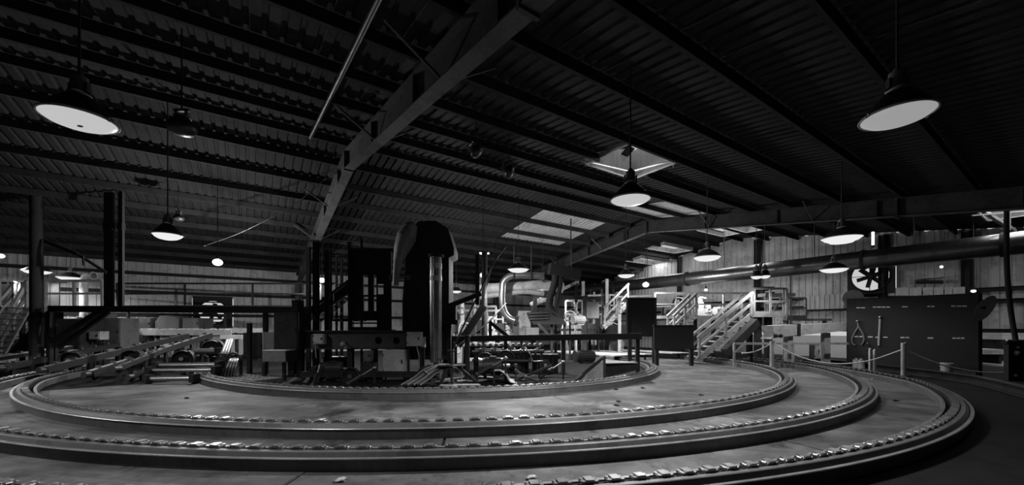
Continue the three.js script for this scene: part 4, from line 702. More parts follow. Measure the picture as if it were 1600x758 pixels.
// ---------------------------------------------------------------- right side
{
  const D = 17.5, y = at(0, 492, D).y, A = V(at(1093, 0, D - 0.9).x, 0.25, -D + 0.9), B = V(at(1178, 0, D).x, y, -D + 0.2);
  stairs('pale-railed steel stairs with bright treads climbing right to the railed platform', V(at(1090, 0, 16.4).x, 0.15, -16.4), V(at(1176, 0, 17.2).x, y, -17.2), V(0.12, 0, -0.95), 9, M.rail, [1, 1], { stringer: M.rail, tread: M.white });
  const t = thing('platform', 'small railed platform at the head of the bright-treaded stairs', 'platform', V(at(1205, 0, D).x, 0, -D)), x0 = at(1178, 0, D).x, x1 = at(1229, 0, D).x;
  part(t, 'deck', bx(x1 - x0, 0.08, 1.5, V((x0 + x1) / 2, y - 0.04, -D - 0.75)), M.grey); part(t, 'fascia', bx(x1 - x0, 0.14, 0.03, V((x0 + x1) / 2, y - 0.03, -D)), M.rail);
  for (const px of [1184, 1200]) part(t, 'leg', bar(V(at(px, 0, D + 0.5).x, 0, -D - 0.5), V(at(px, 0, D + 0.5).x, y, -D - 0.5), 0.24), M.black);
  part(t, 'ladder_post', bar(V(at(1178.5, 0, D).x, y - 0.1, -D), at(1178.5, 451, D), 0.07), M.rail);
  railing('railing around the small platform at the head of the bright-treaded stairs', [V(x0, y, -D - 0.02), V(at(1204, 0, D).x, y, -D - 0.02), V(x1, y, -D - 0.02)], at(0, 451, D).y - y, M.rail, { every: 3, r: 0.035, toe: true });
  railing('side railing of the small platform running back toward the wall', [V(x1 - 0.03, y, -D - 0.15), V(x1 - 0.03, y, -D - 1.4)], at(0, 452, D).y - y, M.rail, { every: 1.4, r: 0.03 });
  const D2 = 18.5, y2 = at(0, 498, D2).y; railing('lower railing just right of the small platform, above the box beam', [V(at(1230, 0, D2).x, y2, -D2), V(at(1259, 0, D2).x, y2, -D2)], at(0, 466, D2).y - y2, M.rail, { every: 0.45 * 2, r: 0.03, toe: true });
  const w = thing('walkway', 'pale narrow walkway strip under the lower railing', 'walkway', V(at(1260, 0, D2).x, 0, -D2)); part(w, 'deck', bx(at(1300, 0, D2).x - at(1229, 0, D2).x, 0.1, 0.7, V((at(1300, 0, D2).x + at(1229, 0, D2).x) / 2, y2 - 0.05, -D2 - 0.36)), M.pale); for (const px of [1236, 1296]) part(w, 'leg', bar(V(at(px, 0, D2).x, 0, -D2 - 0.3), V(at(px, 0, D2).x, y2 - 0.05, -D2 - 0.3), 0.12), M.pale);
  const d = thing('diagonal_chute', 'dusty grey chute sloping down left beneath the small platform', 'chute', drop(at(1150, 545, 16.6))); part(d, 'trough', bar(at(1181, 503, 16.9), at(1133, 551, 16.2), 0.34, 0.3), M.steel); for (const f of [0.15, 0.85]) { const p = lerp(at(1181, 503, 16.9), at(1133, 551, 16.2), f); part(d, 'leg', bar(drop(p), p, 0.08), M.dark); }
  post('white_post', 'white upright post against the wall above the small platform', 1234, 424, 500, 19.5, 4, M.white, { floor: true });
  const k = thing('conveyor_end', 'pale conveyor head with a slanted strut above the small platform', 'conveyor', V(at(1215, 0, 18.6).x, 0, -18.6)); part(k, 'deck', slab(1196, 458, 1243, 463, 18.8, 0.6), M.white); part(k, 'strut', bar(at(1222, 464, 18.8), at(1207, 489, 18.8), 0.08), M.pale); for (const px of [1200, 1226]) part(k, 'leg', bar(drop(at(px, 463, 19.1)), at(px, 463, 19.1), 0.1), M.pale); part(k, 'debris_guard', slab(1193, 448, 1210, 458, 18.9, 0.3), M.dark);
}
{ // box beam conveyor
  const D = 15.6, t = thing('box_beam', 'large pale box-beam conveyor right of the stairs, pointed at its left end', 'conveyor', drop(at(1265, 520, D)));
  const ext = (pts, d, z) => new THREE.ExtrudeGeometry(new THREE.Shape(pts.map(([x, y]) => { const p = at(x, y, D); return new THREE.Vector2(p.x, p.y); })), { depth: d, bevelEnabled: false }).translate(0, 0, -D - d - z);
  part(t, 'left_casing', ext([[1205, 530], [1213, 527.5], [1246, 524], [1246, 507], [1207, 509], [1208, 518], [1212, 524]], 0.7, 0), M.pale); part(t, 'right_casing', ext([[1249, 524], [1330, 516], [1330, 504], [1249, 507]], 0.75, -0.03), M.white); part(t, 'joint_collar', ext([[1245.5, 525.5], [1249.5, 525.5], [1249.5, 506], [1245.5, 506]], 0.85, -0.06), M.dark);
  for (const px of [1232, 1290]) part(t, 'leg', bar(drop(at(px, 520, D + 0.3)), at(px, 520, D + 0.3), 0.22), M.pale);
  for (const px of [1212, 1220]) part(t, 'bearing', ball(at(px, 525, D - 0.05), 0.08, 10), M.dark);
}
// low rail, rope barrier
{
  const D = 15.4, ft = (px, d = D) => V(at(px, 0, d).x, 0, -d);
  railing('low pale rail in front of the box beam and stairs', [ft(1147), ft(1206), ft(1272), ft(1335)], at(0, 537, D).y, M.rail, { every: 1.1, r: 0.03, single: true });
  const stake = (px, py, d, l) => { const t = thing('stanchion', l, 'post', ft(px, d)); part(t, 'pole', rod(ft(px, d), at(px, py, d), 0.07, 12), M.pale); part(t, 'base', cyl(ft(px, d), 0.2, 0.03, 20), M.dark); part(t, 'eye', new THREE.TorusGeometry(0.05, 0.012, 6, 12).translate(at(px, py + 1, d).x, at(px, py + 1, d).y, at(px, py + 1, d).z + 0.08), M.galv); };
  stake(1206, 533, 14.9, 'pale rope post in front of the platform legs'); stake(1412, 536, 12.5, 'pale rope post in front of the middle of the black tool board'); stake(1600, 545, 11.8, 'pale rope post at the far right edge');
  const rope = (a, b, sag, l) => { const t = thing('rope', l, 'rope', mid(a, b)), c = mid(a, b); c.y -= sag; part(t, 'rope', tube([a, V((a.x * 3 + b.x) / 4, (a.y * 3 + b.y) / 4 - sag * 0.75, (a.z * 3 + b.z) / 4), c, V((a.x + b.x * 3) / 4, (a.y + b.y * 3) / 4 - sag * 0.75, (a.z + b.z * 3) / 4), b], 0.022, 32, 6), M.rope); part(t, 'end_knot', [ball(a, 0.04, 8), ball(b, 0.04, 8)], M.rope); };
  rope(at(1206, 536, 14.9), at(1412, 546, 12.5), 0.62, 'sagging rope between the left and middle rope posts'); rope(at(1412, 546, 12.5), at(1600, 580, 11.8), 0.3, 'sagging rope right of the middle rope post'); rope(at(1206, 536, 14.9), at(1160, 552, 15.6), 0.1, 'short rope sagging left from the rope post by the platform legs');
  cabinet('wall_box', 'small box with a white label on a post beside the low pale rail', 'box', [1272, 539, 1281, 561], 15, 0.25, M.steel, { door: M.pale, legs: true });
  for (const [x, h, l] of [[1359.5, 14, 'left of two short white stakes below the tool board'], [1366.5, 13, 'right of two short white stakes below the tool board']]) { const a = ft(x, 13.6), t = thing('marker_stake', l, 'stake', a); part(t, 'stake', bar(a, V(a.x, h * 1.6 / 40 + 0.25, a.z), 0.06), M.white); part(t, 'tip', ball(V(a.x, h * 1.6 / 40 + 0.25, a.z), 0.035, 8), M.white); }
}
// black tool board
{
  const tB = 19.6, hit = (px) => { const k = (px - CX) / F, D = tB / (W[0] * k + W[1]); return D; };                // depth of the board's plane along U
  const pt = (px, py, off = 0) => { const p = at(px, py, hit(px)); return p.add(SU(0, -off, 0)); };
  const a = pt(1325, 500), b = pt(1529, 500), top = pt(1325, 468).y, t = thing('tool_board', 'big black tool board with two rows of small pale labels at right', 'board', drop(mid(a, b))), L = Math.hypot(b.x - a.x, b.z - a.z), c = mid(a, b);
  part(t, 'panel', bx(L, top - 0.12, 0.06, V(c.x, (top + 0.12) / 2, c.z), TURN_U), M.black);
  for (const p of [a, b, c]) { const q = p.clone().add(SU(0, 0.1, 0)); part(t, 'upright', bar(drop(q), V(q.x, top, q.z), 0.1), M.dark); }
  part(t, 'top_trim', bx(L, 0.04, 0.1, V(c.x, top, c.z), TURN_U), M.dark);
  const strip = (x0, x1, py) => { const p = pt(x0, py, 0.035), q = pt(x1, py, 0.035), n = Math.max(1, Math.round((x1 - x0) / 8)); for (let i = 0; i < n; i++) part(t, 'label_strip', bar(lerp(p, q, (i + 0.06) / n), lerp(p, q, (i + 0.88) / n), 0.045, 0.012), M.white); };
  for (const [x0, x1, y] of [[1338, 1353, 481], [1364, 1392, 480], [1409, 1420, 479.5], [1449, 1461, 479], [1486, 1512, 478.5], [1335, 1350, 526], [1356, 1365, 526.5], [1368, 1375, 527], [1380, 1388, 527], [1407, 1422, 527.5], [1449, 1460, 528.2], [1488, 1508, 528.5]]) strip(x0, x1, y);
  const hang = (name, label, cat, paths, m, r) => { const o = thing(name, label, cat, pt(paths[0][0][0], paths[0][0][1], 0.07)); for (const p of paths) part(o, 'arm', tube(p.map(([x, y]) => pt(x, y, 0.07)), r, 20, 8), m); part(o, 'pivot', ball(pt(paths[0][0][0], paths[0][0][1], 0.08), r * 1.8, 8), M.galv); part(o, 'hook', bar(pt(paths[0][0][0], paths[0][0][1] - 1, 0), pt(paths[0][0][0], paths[0][0][1] - 1, 0.08), 0.03), M.dark); };
  hang('lifting_tongs', 'pair of curved lifting tongs hanging at the left of the tool board', 'tongs', [[[1341, 502], [1342, 510], [1336, 521], [1332, 530], [1334, 538], [1338, 540]], [[1341, 502], [1343, 511], [1349, 521], [1351, 532], [1347, 539]]], M.grey, 0.03);
  hang('pry_bar', 'long pry bar hanging right of the lifting tongs', 'bar', [[[1376, 496], [1375.5, 510], [1374.5, 525], [1374, 540]]], M.pale, 0.035);
  hang('hook_tool', 'small dark hook hanging between the tongs and the pry bar, low on the board', 'hook', [[[1357, 537], [1359, 541], [1356, 546], [1352, 545]]], M.steel, 0.02);
  const disc = (label, px, py, r, m, off, turn, lean = 0) => { const p = pt(px, py, off), o = thing('saw_blade', label, 'saw blade', p), tip = new THREE.Matrix4().makeRotationAxis(V(-0.77, 0, 0.636).normalize(), lean), sh = new THREE.Shape(), N = 96; for (let i = 0; i < N; i++) { const q = r * (i % 4 === 0 ? 1 : 0.965), an = i / N * 2 * Math.PI; i ? sh.lineTo(q * Math.cos(an), q * Math.sin(an)) : sh.moveTo(q * Math.cos(an), q * Math.sin(an)); } const h = new THREE.Path(); h.absarc(0, 0, r * 0.08, 0, 7, true); sh.holes.push(h); part(o, 'blade', new THREE.ExtrudeGeometry(sh, { depth: 0.012, bevelEnabled: false }).rotateY(turn).applyMatrix4(tip).translate(p.x, p.y, p.z), m); part(o, 'flange', new THREE.CylinderGeometry(r * 0.25, r * 0.25, 0.03, 20).rotateX(Math.PI / 2).rotateY(turn).applyMatrix4(tip).translate(p.x, p.y, p.z), m); part(o, 'arbor', bar(p, p.clone().add(SU(0, -off * 0.9, 0)), 0.05), M.dark); };
  disc('large pale round saw blade standing behind the top left corner of the board', 1331, 466, 0.34, M.grey, -0.12, TURN_U);
  disc('dark round saw blade hung edge-on at the right end of the tool board', 1540, 482, 0.44, M.steel, 0.12, 0.305, -0.42);
  const low = [['jug', 1345, 566, 'pale jug on the floor under the tongs'], ['jug', 1352, 567, 'second pale jug right of the jug under the tongs'], ['bucket', 1484, 572, 'grey bucket below the right end of the tool board']];
  for (const [n, px, py, l] of low) { const p = drop(pt(px, py, 0.5)), o = thing(n, l, n, p); part(o, 'body', cyl(p, 0.13, 0.34, 16, n === 'jug' ? 0.1 : 0.16), M.pale); part(o, n === 'jug' ? 'neck' : 'rim', cyl(V(p.x, 0.34, p.z), n === 'jug' ? 0.04 : 0.165, 0.05, 14), M.white); part(o, 'handle', new THREE.TorusGeometry(0.07, 0.012, 6, 14, Math.PI).translate(p.x, n === 'jug' ? 0.3 : 0.36, p.z), M.dark); }
}
// big round duct along the right wall
{
  const h = 2.6, tD = 7.55 * h + 0.3, y = EYE + h, r = 0.36, t = thing('round_duct', 'big long round metal duct running along the right wall', 'duct', SU(8, tD, y));
  const m = new THREE.MeshStandardMaterial({ color: G(0.25), roughness: 0.3, metalness: 0.85, map: streak, side: THREE.DoubleSide });
  const cuts = [-2, 1.6, 5.0, 8.6, 12.4, 17.6, 23]; for (let i = 0; i < cuts.length - 1; i++) part(t, 'duct_section', rod(SU(cuts[i] + 0.02, tD, y), SU(cuts[i + 1] - 0.02, tD, y), r - 0.004 * i, 36), m);
  for (const s of cuts) part(t, 'joint_collar', rod(SU(s - 0.05, tD, y), SU(s + 0.05, tD, y), r + 0.03, 36), M.dark);
  for (const s of [0.4, 3.6, 6.6, 10.4, 15]) part(t, 'hanger_rod', rod(SU(s, tD, y + r - 0.02), SU(s, tD, bottom(s) + 0.68), 0.018, 8), M.steel);
}
// light tarp panel, strips and openings on the right wall
{
  const q = (s0, s1, y0, y1, off) => bx(s1 - s0, y1 - y0, 0.03, SU((s0 + s1) / 2, TW - off, (y0 + y1) / 2), TURN_U);
  const t = thing('wall_tarp', 'bright pale sheet fixed low on the right wall beside the platform', 'sheet', SU(9, TW - 0.25, 2)); const A = at(1256, 462, 20.6), B = at(1318, 483, 19.6);
  const tt = (px) => TW / (W[0] * (px - CX) / F + W[1]), P = (px, py, off = 0.25) => at(px, py, tt(px) * (1 - off / TW));
  const s0 = P(1256, 470), s1 = P(1326, 470), cc = mid(s0, s1), Ls = Math.hypot(s1.x - s0.x, s1.z - s0.z), yT = P(1290, 461).y, yB = P(1290, 484).y;
  part(t, 'sheet', ribbed(Ls, yT - yB, 9, 0.03).applyMatrix4(basis(V(s1.x, yB, s1.z), SU(1, 0, 0).normalize(), SU(0, -1, 0).normalize(), UPV)), M.tarp); part(t, 'bottom_batten', bar(V(s0.x, yB, s0.z), V(s1.x, yB, s1.z), 0.07), M.dark);
  const u = thing('wall_strip_panels', 'row of white wall panels above the tool board', 'wall panels', P(1445, 458)); for (const [a, b] of [[1386, 1398], [1399, 1420], [1421, 1440], [1442, 1458], [1459, 1474], [1476, 1488], [1489, 1508]]) { const p = P(a, 456), r = P(b, 456), c2 = mid(p, r); part(u, 'panel', bx(Math.hypot(r.x - p.x, r.z - p.z), P(1450, 449).y - P(1450, 463).y, 0.03, V(c2.x, c2.y, c2.z), TURN_U), M.tarp); }  // opaque white panels with no glow of their own
  part(u, 'rail', bar(P(1384, 463), P(1510, 463), 0.05), M.dark);
  wallFan('round fan opening with dark blades high in the right wall behind the duct', P(1361, 432, 0.16), Math.atan2(-W[0], W[1]) , 0.86, 0.72, false);
  const sh = thing('wall_shelf', 'short bright shelf bracket on the right wall above the tool board', 'shelf', P(1452, 438)); part(sh, 'board', bar(P(1432, 436), P(1473, 433), 0.05, 0.35), M.white); part(sh, 'bracket', bar(P(1433, 443, 0.12), P(1433, 436), 0.1), M.white); part(sh, 'lower_board', bar(P(1432, 441), P(1473, 441), 0.14, 0.2), M.dark);
  const fl = thing('tube_lamp', 'short vertical glowing tube hanging before the right wall', 'lamp', P(1364, 373, 2)); part(fl, 'tube', rod(P(1364, 362, 2), P(1364, 384, 2), 0.05, 12), M.bulb); part(fl, 'end_cap', [rod(P(1364, 360, 2), P(1364, 362.5, 2), 0.06, 12), rod(P(1364, 383.5, 2), P(1364, 386, 2), 0.06, 12)], M.dark); { const p = P(1364, 360, 2), s = p.x * U[0] - p.z * U[1]; part(fl, 'cord', rod(p, V(p.x, bottom(s) + 0.68, p.z), 0.012, 6), M.dark); }
  for (const [px, py, l] of [[1397, 414, 'tiny bright bulb under the duct near the wall column'], [1471, 417, 'tiny bright bulb on the right wall above the shelf']]) { const p = P(px, py, 0.4), o = thing('wall_bulb', l, 'lamp', p); part(o, 'glass_bulb', ball(p, 0.06, 10), M.bulb); part(o, 'bracket', bar(p, P(px, py, 0.12), 0.03), M.dark); }
  // lumber outside the open foot of the wall
  const names = ['white lumber stack under the right wall, nearest to the tool board', 'white wrapped lumber stack at the far right edge', 'low white lumber stack in front of the wrapped one'];
  [[1530, 1561, 531, 540, 19.2], [1566, 1640, 516, 531, 18.0], [1530, 1572, 546, 554, 16.5]].forEach(([x0, x1, y0, y1, D], i) => { const o = thing('lumber_stack', names[i], 'lumber stack', drop(at((x0 + x1) / 2, y1, D))), w = at(x1, 0, D).x - at(x0, 0, D).x, ya = at(0, y1, D).y, yb = at(0, y0, D).y, n = 5, c = at((x0 + x1) / 2, 0, D); for (let r = 0; r < 2; r++) for (let k = 0; k < n; k++) part(o, 'board', bx(w / n - 0.01, (yb - ya) / 2 - 0.008, 1.4, V(c.x - w / 2 + (k + 0.5) * w / n, ya + (r + 0.5) * (yb - ya) / 2, -D - 0.7)), M.white); for (const s of [-0.4, 0.4]) part(o, 'bearer', bx(0.12, ya, 1.2, V(c.x + s * w, ya / 2, -D - 0.7)), M.dark); });
  const mm = thing('control_stand', 'black control stand with a bright dial at the right edge', 'machine', drop(at(1592, 590, 11.6))); part(mm, 'body', slab(1576, 536, 1616, 605, 11.6, 0.12), M.black); part(mm, 'sloped_top', slab(1574, 533, 1618, 537, 11.58, 0.16), M.dark); part(mm, 'dial', ball(at(1588, 552, 11.6), 0.08, 10), M.white); part(mm, 'button', [ball(at(1590, 543, 11.6), 0.05, 8), ball(at(1587, 587, 11.6), 0.05, 8)], M.pale); part(mm, 'foot', slab(1578, 600, 1614, 594, 11.6, 0.14), M.black);
  const cb = thing('feed_cable', 'black slack cable hanging from the roof to the control stand', 'cable', at(1588, 536, 11.7)); part(cb, 'cable', tube([V(at(1573, 380, 11.8).x, 5.2, -11.8), at(1573, 400, 11.8), at(1575, 445, 11.8), at(1580, 490, 11.8), at(1588, 537, 11.7)], 0.06, 30, 8), M.black); part(cb, 'gland', ball(at(1588, 535, 11.7), 0.09, 8), M.dark);
  const br = thing('roof_brace', 'pale angle brace below the roof opening at the upper right', 'brace', at(1550, 340, 12.4)); const b0 = at(1520, 319, 12.2), b1 = at(1585, 361, 13.2); part(br, 'brace_bar', bar(b0, b1, 0.1, 0.1), M.grey); part(br, 'hanger', bar(V(b0.x, bottom(2) + 0.66, b0.z), b0, 0.08), M.grey); part(br, 'hanger', bar(at(1577, 300, 13), at(1577, 360, 13), 0.05), M.grey); part(br, 'tie_bar', bar(at(1518, 337, 12.2), at(1600, 330, 12.9), 0.04), M.steel);
}

// ---------------------------------------------------------------- the bright bay behind the machine
{
  const t = thing('pipe_bend', 'large grey S-shaped pipe bending down in the bright bay', 'pipe', drop(at(785, 500, 18.5)));
  part(t, 'pipe', tube([[850, 431.5], [835, 431], [810, 430], [796, 432], [787, 440], [785, 455], [785, 475], [788, 488], [795, 497], [806, 502]].map(([x, y]) => at(x, y, 18.5)), 0.16, 60, 16), M.galv);
  for (const [x, y] of [[803, 430.5], [830, 431]]) { const p = at(x, y, 18.5); part(t, 'hanger', rod(p, V(p.x, p.y + 1.4, p.z), 0.025, 8), M.steel); part(t, 'clamp_ring', new THREE.TorusGeometry(0.21, 0.03, 8, 20).rotateY(Math.PI / 2).translate(p.x, p.y, p.z), M.dark); }
  const p = at(806, 502, 18.5); part(t, 'leg', bar(drop(p), p, 0.3), M.steel); part(t, 'end_flange', rod(at(804, 501.5, 18.5), at(809, 503, 18.5), 0.28, 18), M.dark);
  const d = thing('wide_duct', 'wide pale horizontal duct crossing behind the S-shaped pipe', 'duct', drop(at(800, 448, 19.6)));
  part(d, 'duct', tube([[748, 452], [780, 450], [815, 448], [850, 446], [880, 450]].map(([x, y]) => at(x, y, 19.6)), 0.26, 40, 16), M.white); part(d, 'lower_duct', tube([[750, 464], [790, 459], [820, 456], [850, 459]].map(([x, y]) => at(x, y, 19.4)), 0.13, 30, 12), M.pale); for (const px of [756, 868]) part(d, 'stand', bar(drop(at(px, 452, 19.6)), at(px, 452, 19.6), 0.14), M.steel);
  const f = thing('flexible_duct', 'pair of black flexible ducts dropping into the planer hood', 'ducts', drop(at(866, 495, 18.5)));
  const flex = (pts, r) => { const c = new THREE.CatmullRomCurve3(pts.map(([x, y]) => at(x, y, 18.5))), g = new THREE.TubeGeometry(c, 90, r, 14), p = g.attributes.position, q = c.getSpacedPoints(90); for (let i = 0; i <= 90; i++) for (let k = 0; k <= 14; k++) { const j = i * 15 + k, s = 1 + 0.07 * Math.cos(i * 2.1), o = c.getPointAt(i / 90); p.setXYZ(j, o.x + (p.getX(j) - o.x) * s, o.y + (p.getY(j) - o.y) * s, o.z + (p.getZ(j) - o.z) * s); } g.computeVertexNormals(); return g; };
  part(f, 'duct', flex([[868, 424], [867, 440], [863, 455], [858.5, 470], [859, 482], [866, 492], [872, 497]], 0.17), M.black); part(f, 'duct', flex([[877, 428], [875, 448], [872, 465], [869, 480], [872, 494]], 0.12), M.dark); part(f, 'header', bar(at(858, 420, 18.4), at(905, 431, 18.8), 0.5, 0.4), M.black);
  { const p = at(892, 424, 18.6), s = p.x * U[0] - p.z * U[1]; part(f, 'hanger', rod(p, V(p.x, bottom(s) + 0.68, p.z), 0.03, 8), M.steel); }
  const h = thing('planer_hood', 'black slatted planer hood under the flexible ducts', 'machine', drop(at(850, 505, 18)));
  const D = 18, s = new THREE.Shape([[824, 488], [858, 486], [866, 494], [880, 498], [886, 507], [834, 507], [828, 499]].map(([x, y]) => { const p = at(x, y, D); return new THREE.Vector2(p.x, p.y); })); part(h, 'hood', new THREE.ExtrudeGeometry(s, { depth: 1, bevelEnabled: false }).translate(0, 0, -D - 1), M.black);
  for (const y of [490, 494.5, 499]) part(h, 'slat', bar(at(826, y, D - 0.04), at(857, y - 1, D - 0.04), 0.05, 0.08), M.steel); for (const px of [839, 862, 882]) part(h, 'leg', bar(drop(at(px, 507, D + 0.3)), at(px, 507, D + 0.3), 0.12), M.steel); part(h, 'brace', bar(at(840, 505, D), at(857, 523, D), 0.14), M.steel); part(h, 'tray', slab(836, 524, 866, 527, D, 0.8), M.pale); part(h, 'motor_cover', slab(822, 512, 842, 527, D, 0.7), M.grey);
}
const whiteBoard = (r, D, label, m = M.white) => { const [x0, y0, x1, y1] = r, t = thing('panel', label, 'panel', drop(at((x0 + x1) / 2, y1, D))); part(t, 'sheet', slab(x0, y0, x1, y1, D, 0.03), m); part(t, 'frame', [slab(x0 - 0.6, y0 - 0.6, x1 + 0.6, y0 + 0.6, D - 0.02, 0.07), slab(x0 - 0.6, y1 - 0.6, x1 + 0.6, y1 + 0.6, D - 0.02, 0.07)], M.steel); for (const px of [x0 + 0.8, x1 - 0.8]) part(t, 'leg', bar(drop(at(px, y1, D + 0.1)), at(px, y0, D + 0.1), 0.06), M.dark); return t; };
whiteBoard([809.5, 485, 829, 526], 19.4, 'tall pale panel left of the black slatted planer hood', M.pale);
whiteBoard([916, 471, 936, 498], 20, 'pale upright panel right of the flexible ducts');
whiteBoard([743, 430, 752, 470], 24, 'narrow pale panel behind the round dark post in the bright bay', M.pale);
{ // big black board and low black wall
  const t = thing('black_board', 'big black upright board in the middle distance left of the stairs', 'board', drop(at(1002, 525, 16.5))); part(t, 'board', slab(981, 466.5, 1025, 526, 16.5, 0.08), M.black); part(t, 'edge_frame', [slab(980, 465, 982.5, 526, 16.45, 0.18), slab(1023.5, 465, 1026, 526, 16.45, 0.18), slab(980, 465, 1026, 467, 16.45, 0.18)], M.dark); for (const px of [984, 1022]) part(t, 'leg', bar(drop(at(px, 526, 16.6)), at(px, 526, 16.6), 0.14), M.dark);
  const u = thing('black_screen', 'low wide black screen between the black board and the stairs', 'screen', drop(at(1055, 540, 15.8))); part(u, 'panel', slab(1022, 509, 1084, 546, 15.8, 0.08), M.black); part(u, 'top_trim', slab(1021.5, 508, 1084.5, 509.5, 15.76, 0.16), M.dark); for (const px of [1026, 1080]) part(u, 'leg', bar(drop(at(px, 545, 15.9)), at(px, 545, 15.9), 0.14), M.dark);
}
// platforms, railings and small stairs in the back
{
  const D = 20.5, y = at(0, 494, D).y, x0 = at(1024, 0, D).x, x1 = at(1180, 0, D).x, t = thing('platform', 'long raised platform behind the black screen and stairs', 'platform', V((x0 + x1) / 2, 0, -D)); part(t, 'deck', bx(x1 - x0, 0.1, 1.8, V((x0 + x1) / 2, y - 0.05, -D - 0.9)), M.grey); part(t, 'fascia', bx(x1 - x0, 0.16, 0.03, V((x0 + x1) / 2, y - 0.06, -D)), M.pale); for (const px of [1092, 1120, 1176]) part(t, 'leg', bar(V(at(px, 0, D).x, 0, -D - 0.4), V(at(px, 0, D).x, y, -D - 0.4), 0.14), M.dark);
  railing('long pale railing on the raised platform behind the black screen', [V(x0, y, -D - 0.05), V(at(1083, 0, D).x, y, -D - 0.05), V(x1, y, -D - 0.05)], at(0, 458, D).y - y, M.rail, { every: 1.7, r: 0.035 });
  railing('pale railing rising above the big black board', [V(at(965, 0, 22).x, at(0, 500, 22).y, -22.8), V(at(1085, 0, 22).x, at(0, 496, 22).y, -22.8)], 1.35, M.rail, { every: 2, r: 0.035 });
  const b = thing('catwalk', 'dark catwalk below the railing above the big black board', 'catwalk', V(at(1025, 0, 22).x, 0, -22.3)); part(b, 'deck', bar(V(at(965, 0, 22).x, at(0, 501, 22).y - 0.02, -23), V(at(1085, 0, 22).x, at(0, 497, 22).y - 0.02, -23), 0.1, 0.8), M.dark); for (const px of [970, 1080]) part(b, 'leg', bar(V(at(px, 0, 22).x, 0, -23), V(at(px, 0, 22).x, at(0, 502, 22).y, -23), 0.12), M.dark);
  stairs('narrow pale stairs climbing right to the catwalk, left of the big black board', at(944, 512, 19.5), at(982, 473, 20), V(0, 0, -0.7), 7, M.rail, [1, 0], { stringer: M.rail, tread: M.grey });
  stairs('small pale stairs climbing right behind the low black screen', at(1052, 528, 17.6), at(1088, 492, 18.2), V(0, 0, -0.7), 7, M.rail, [1, 1], { stringer: M.pale, tread: M.grey });
  railing('pale frame railing right of the flexible ducts', [V(at(884, 0, 21).x, at(0, 512, 21).y - 0.06, -21), V(at(916, 0, 21).x, at(0, 512, 21).y - 0.06, -21)], 1.5, M.rail, { every: 0.5, r: 0.035 });
  railing('pale hoop railing in the bright bay behind the round dark post', [V(at(742, 0, 20.9).x, at(0, 512, 21).y - 0.06, -20.9), V(at(775, 0, 20.9).x, at(0, 512, 21).y - 0.06, -20.9)], 1.2, M.white, { every: 0.6, r: 0.045 });
  railing('pale railing low in the bright bay left of the S-shaped pipe', [V(at(712, 0, 21.5).x, at(0, 512, 21).y - 0.06, -21.5), V(at(786, 0, 21.5).x, at(0, 512, 21).y - 0.06, -21.5)], 1.0, M.rail, { every: 1, r: 0.04 });
  const w = thing('mezzanine', 'low steel mezzanine carrying the railings of the bright bay', 'mezzanine', V(at(820, 0, 22.5).x, 0, -22.5)); part(w, 'deck', bx(at(940, 0, 21.3).x - at(705, 0, 21.3).x, 0.12, 0.9, V((at(940, 0, 21.3).x + at(705, 0, 21.3).x) / 2, at(0, 512, 21).y - 0.12, -21.2)), M.steel); for (const px of [710, 760, 815, 870, 935]) part(w, 'leg', bar(V(at(px, 0, 21.2).x, 0, -21.2), V(at(px, 0, 21.2).x, at(0, 512, 21).y - 0.16, -21.2), 0.12), M.dark);
  post('white_post', 'pale upright post right of the pale upright panel', 911, 440, 520, 20.4, 5, M.rail, { floor: true }); post('white_post', 'pale post beside the far end of the flexible-duct header', 948, 436, 520, 23, 5, M.pale, { floor: true });
}
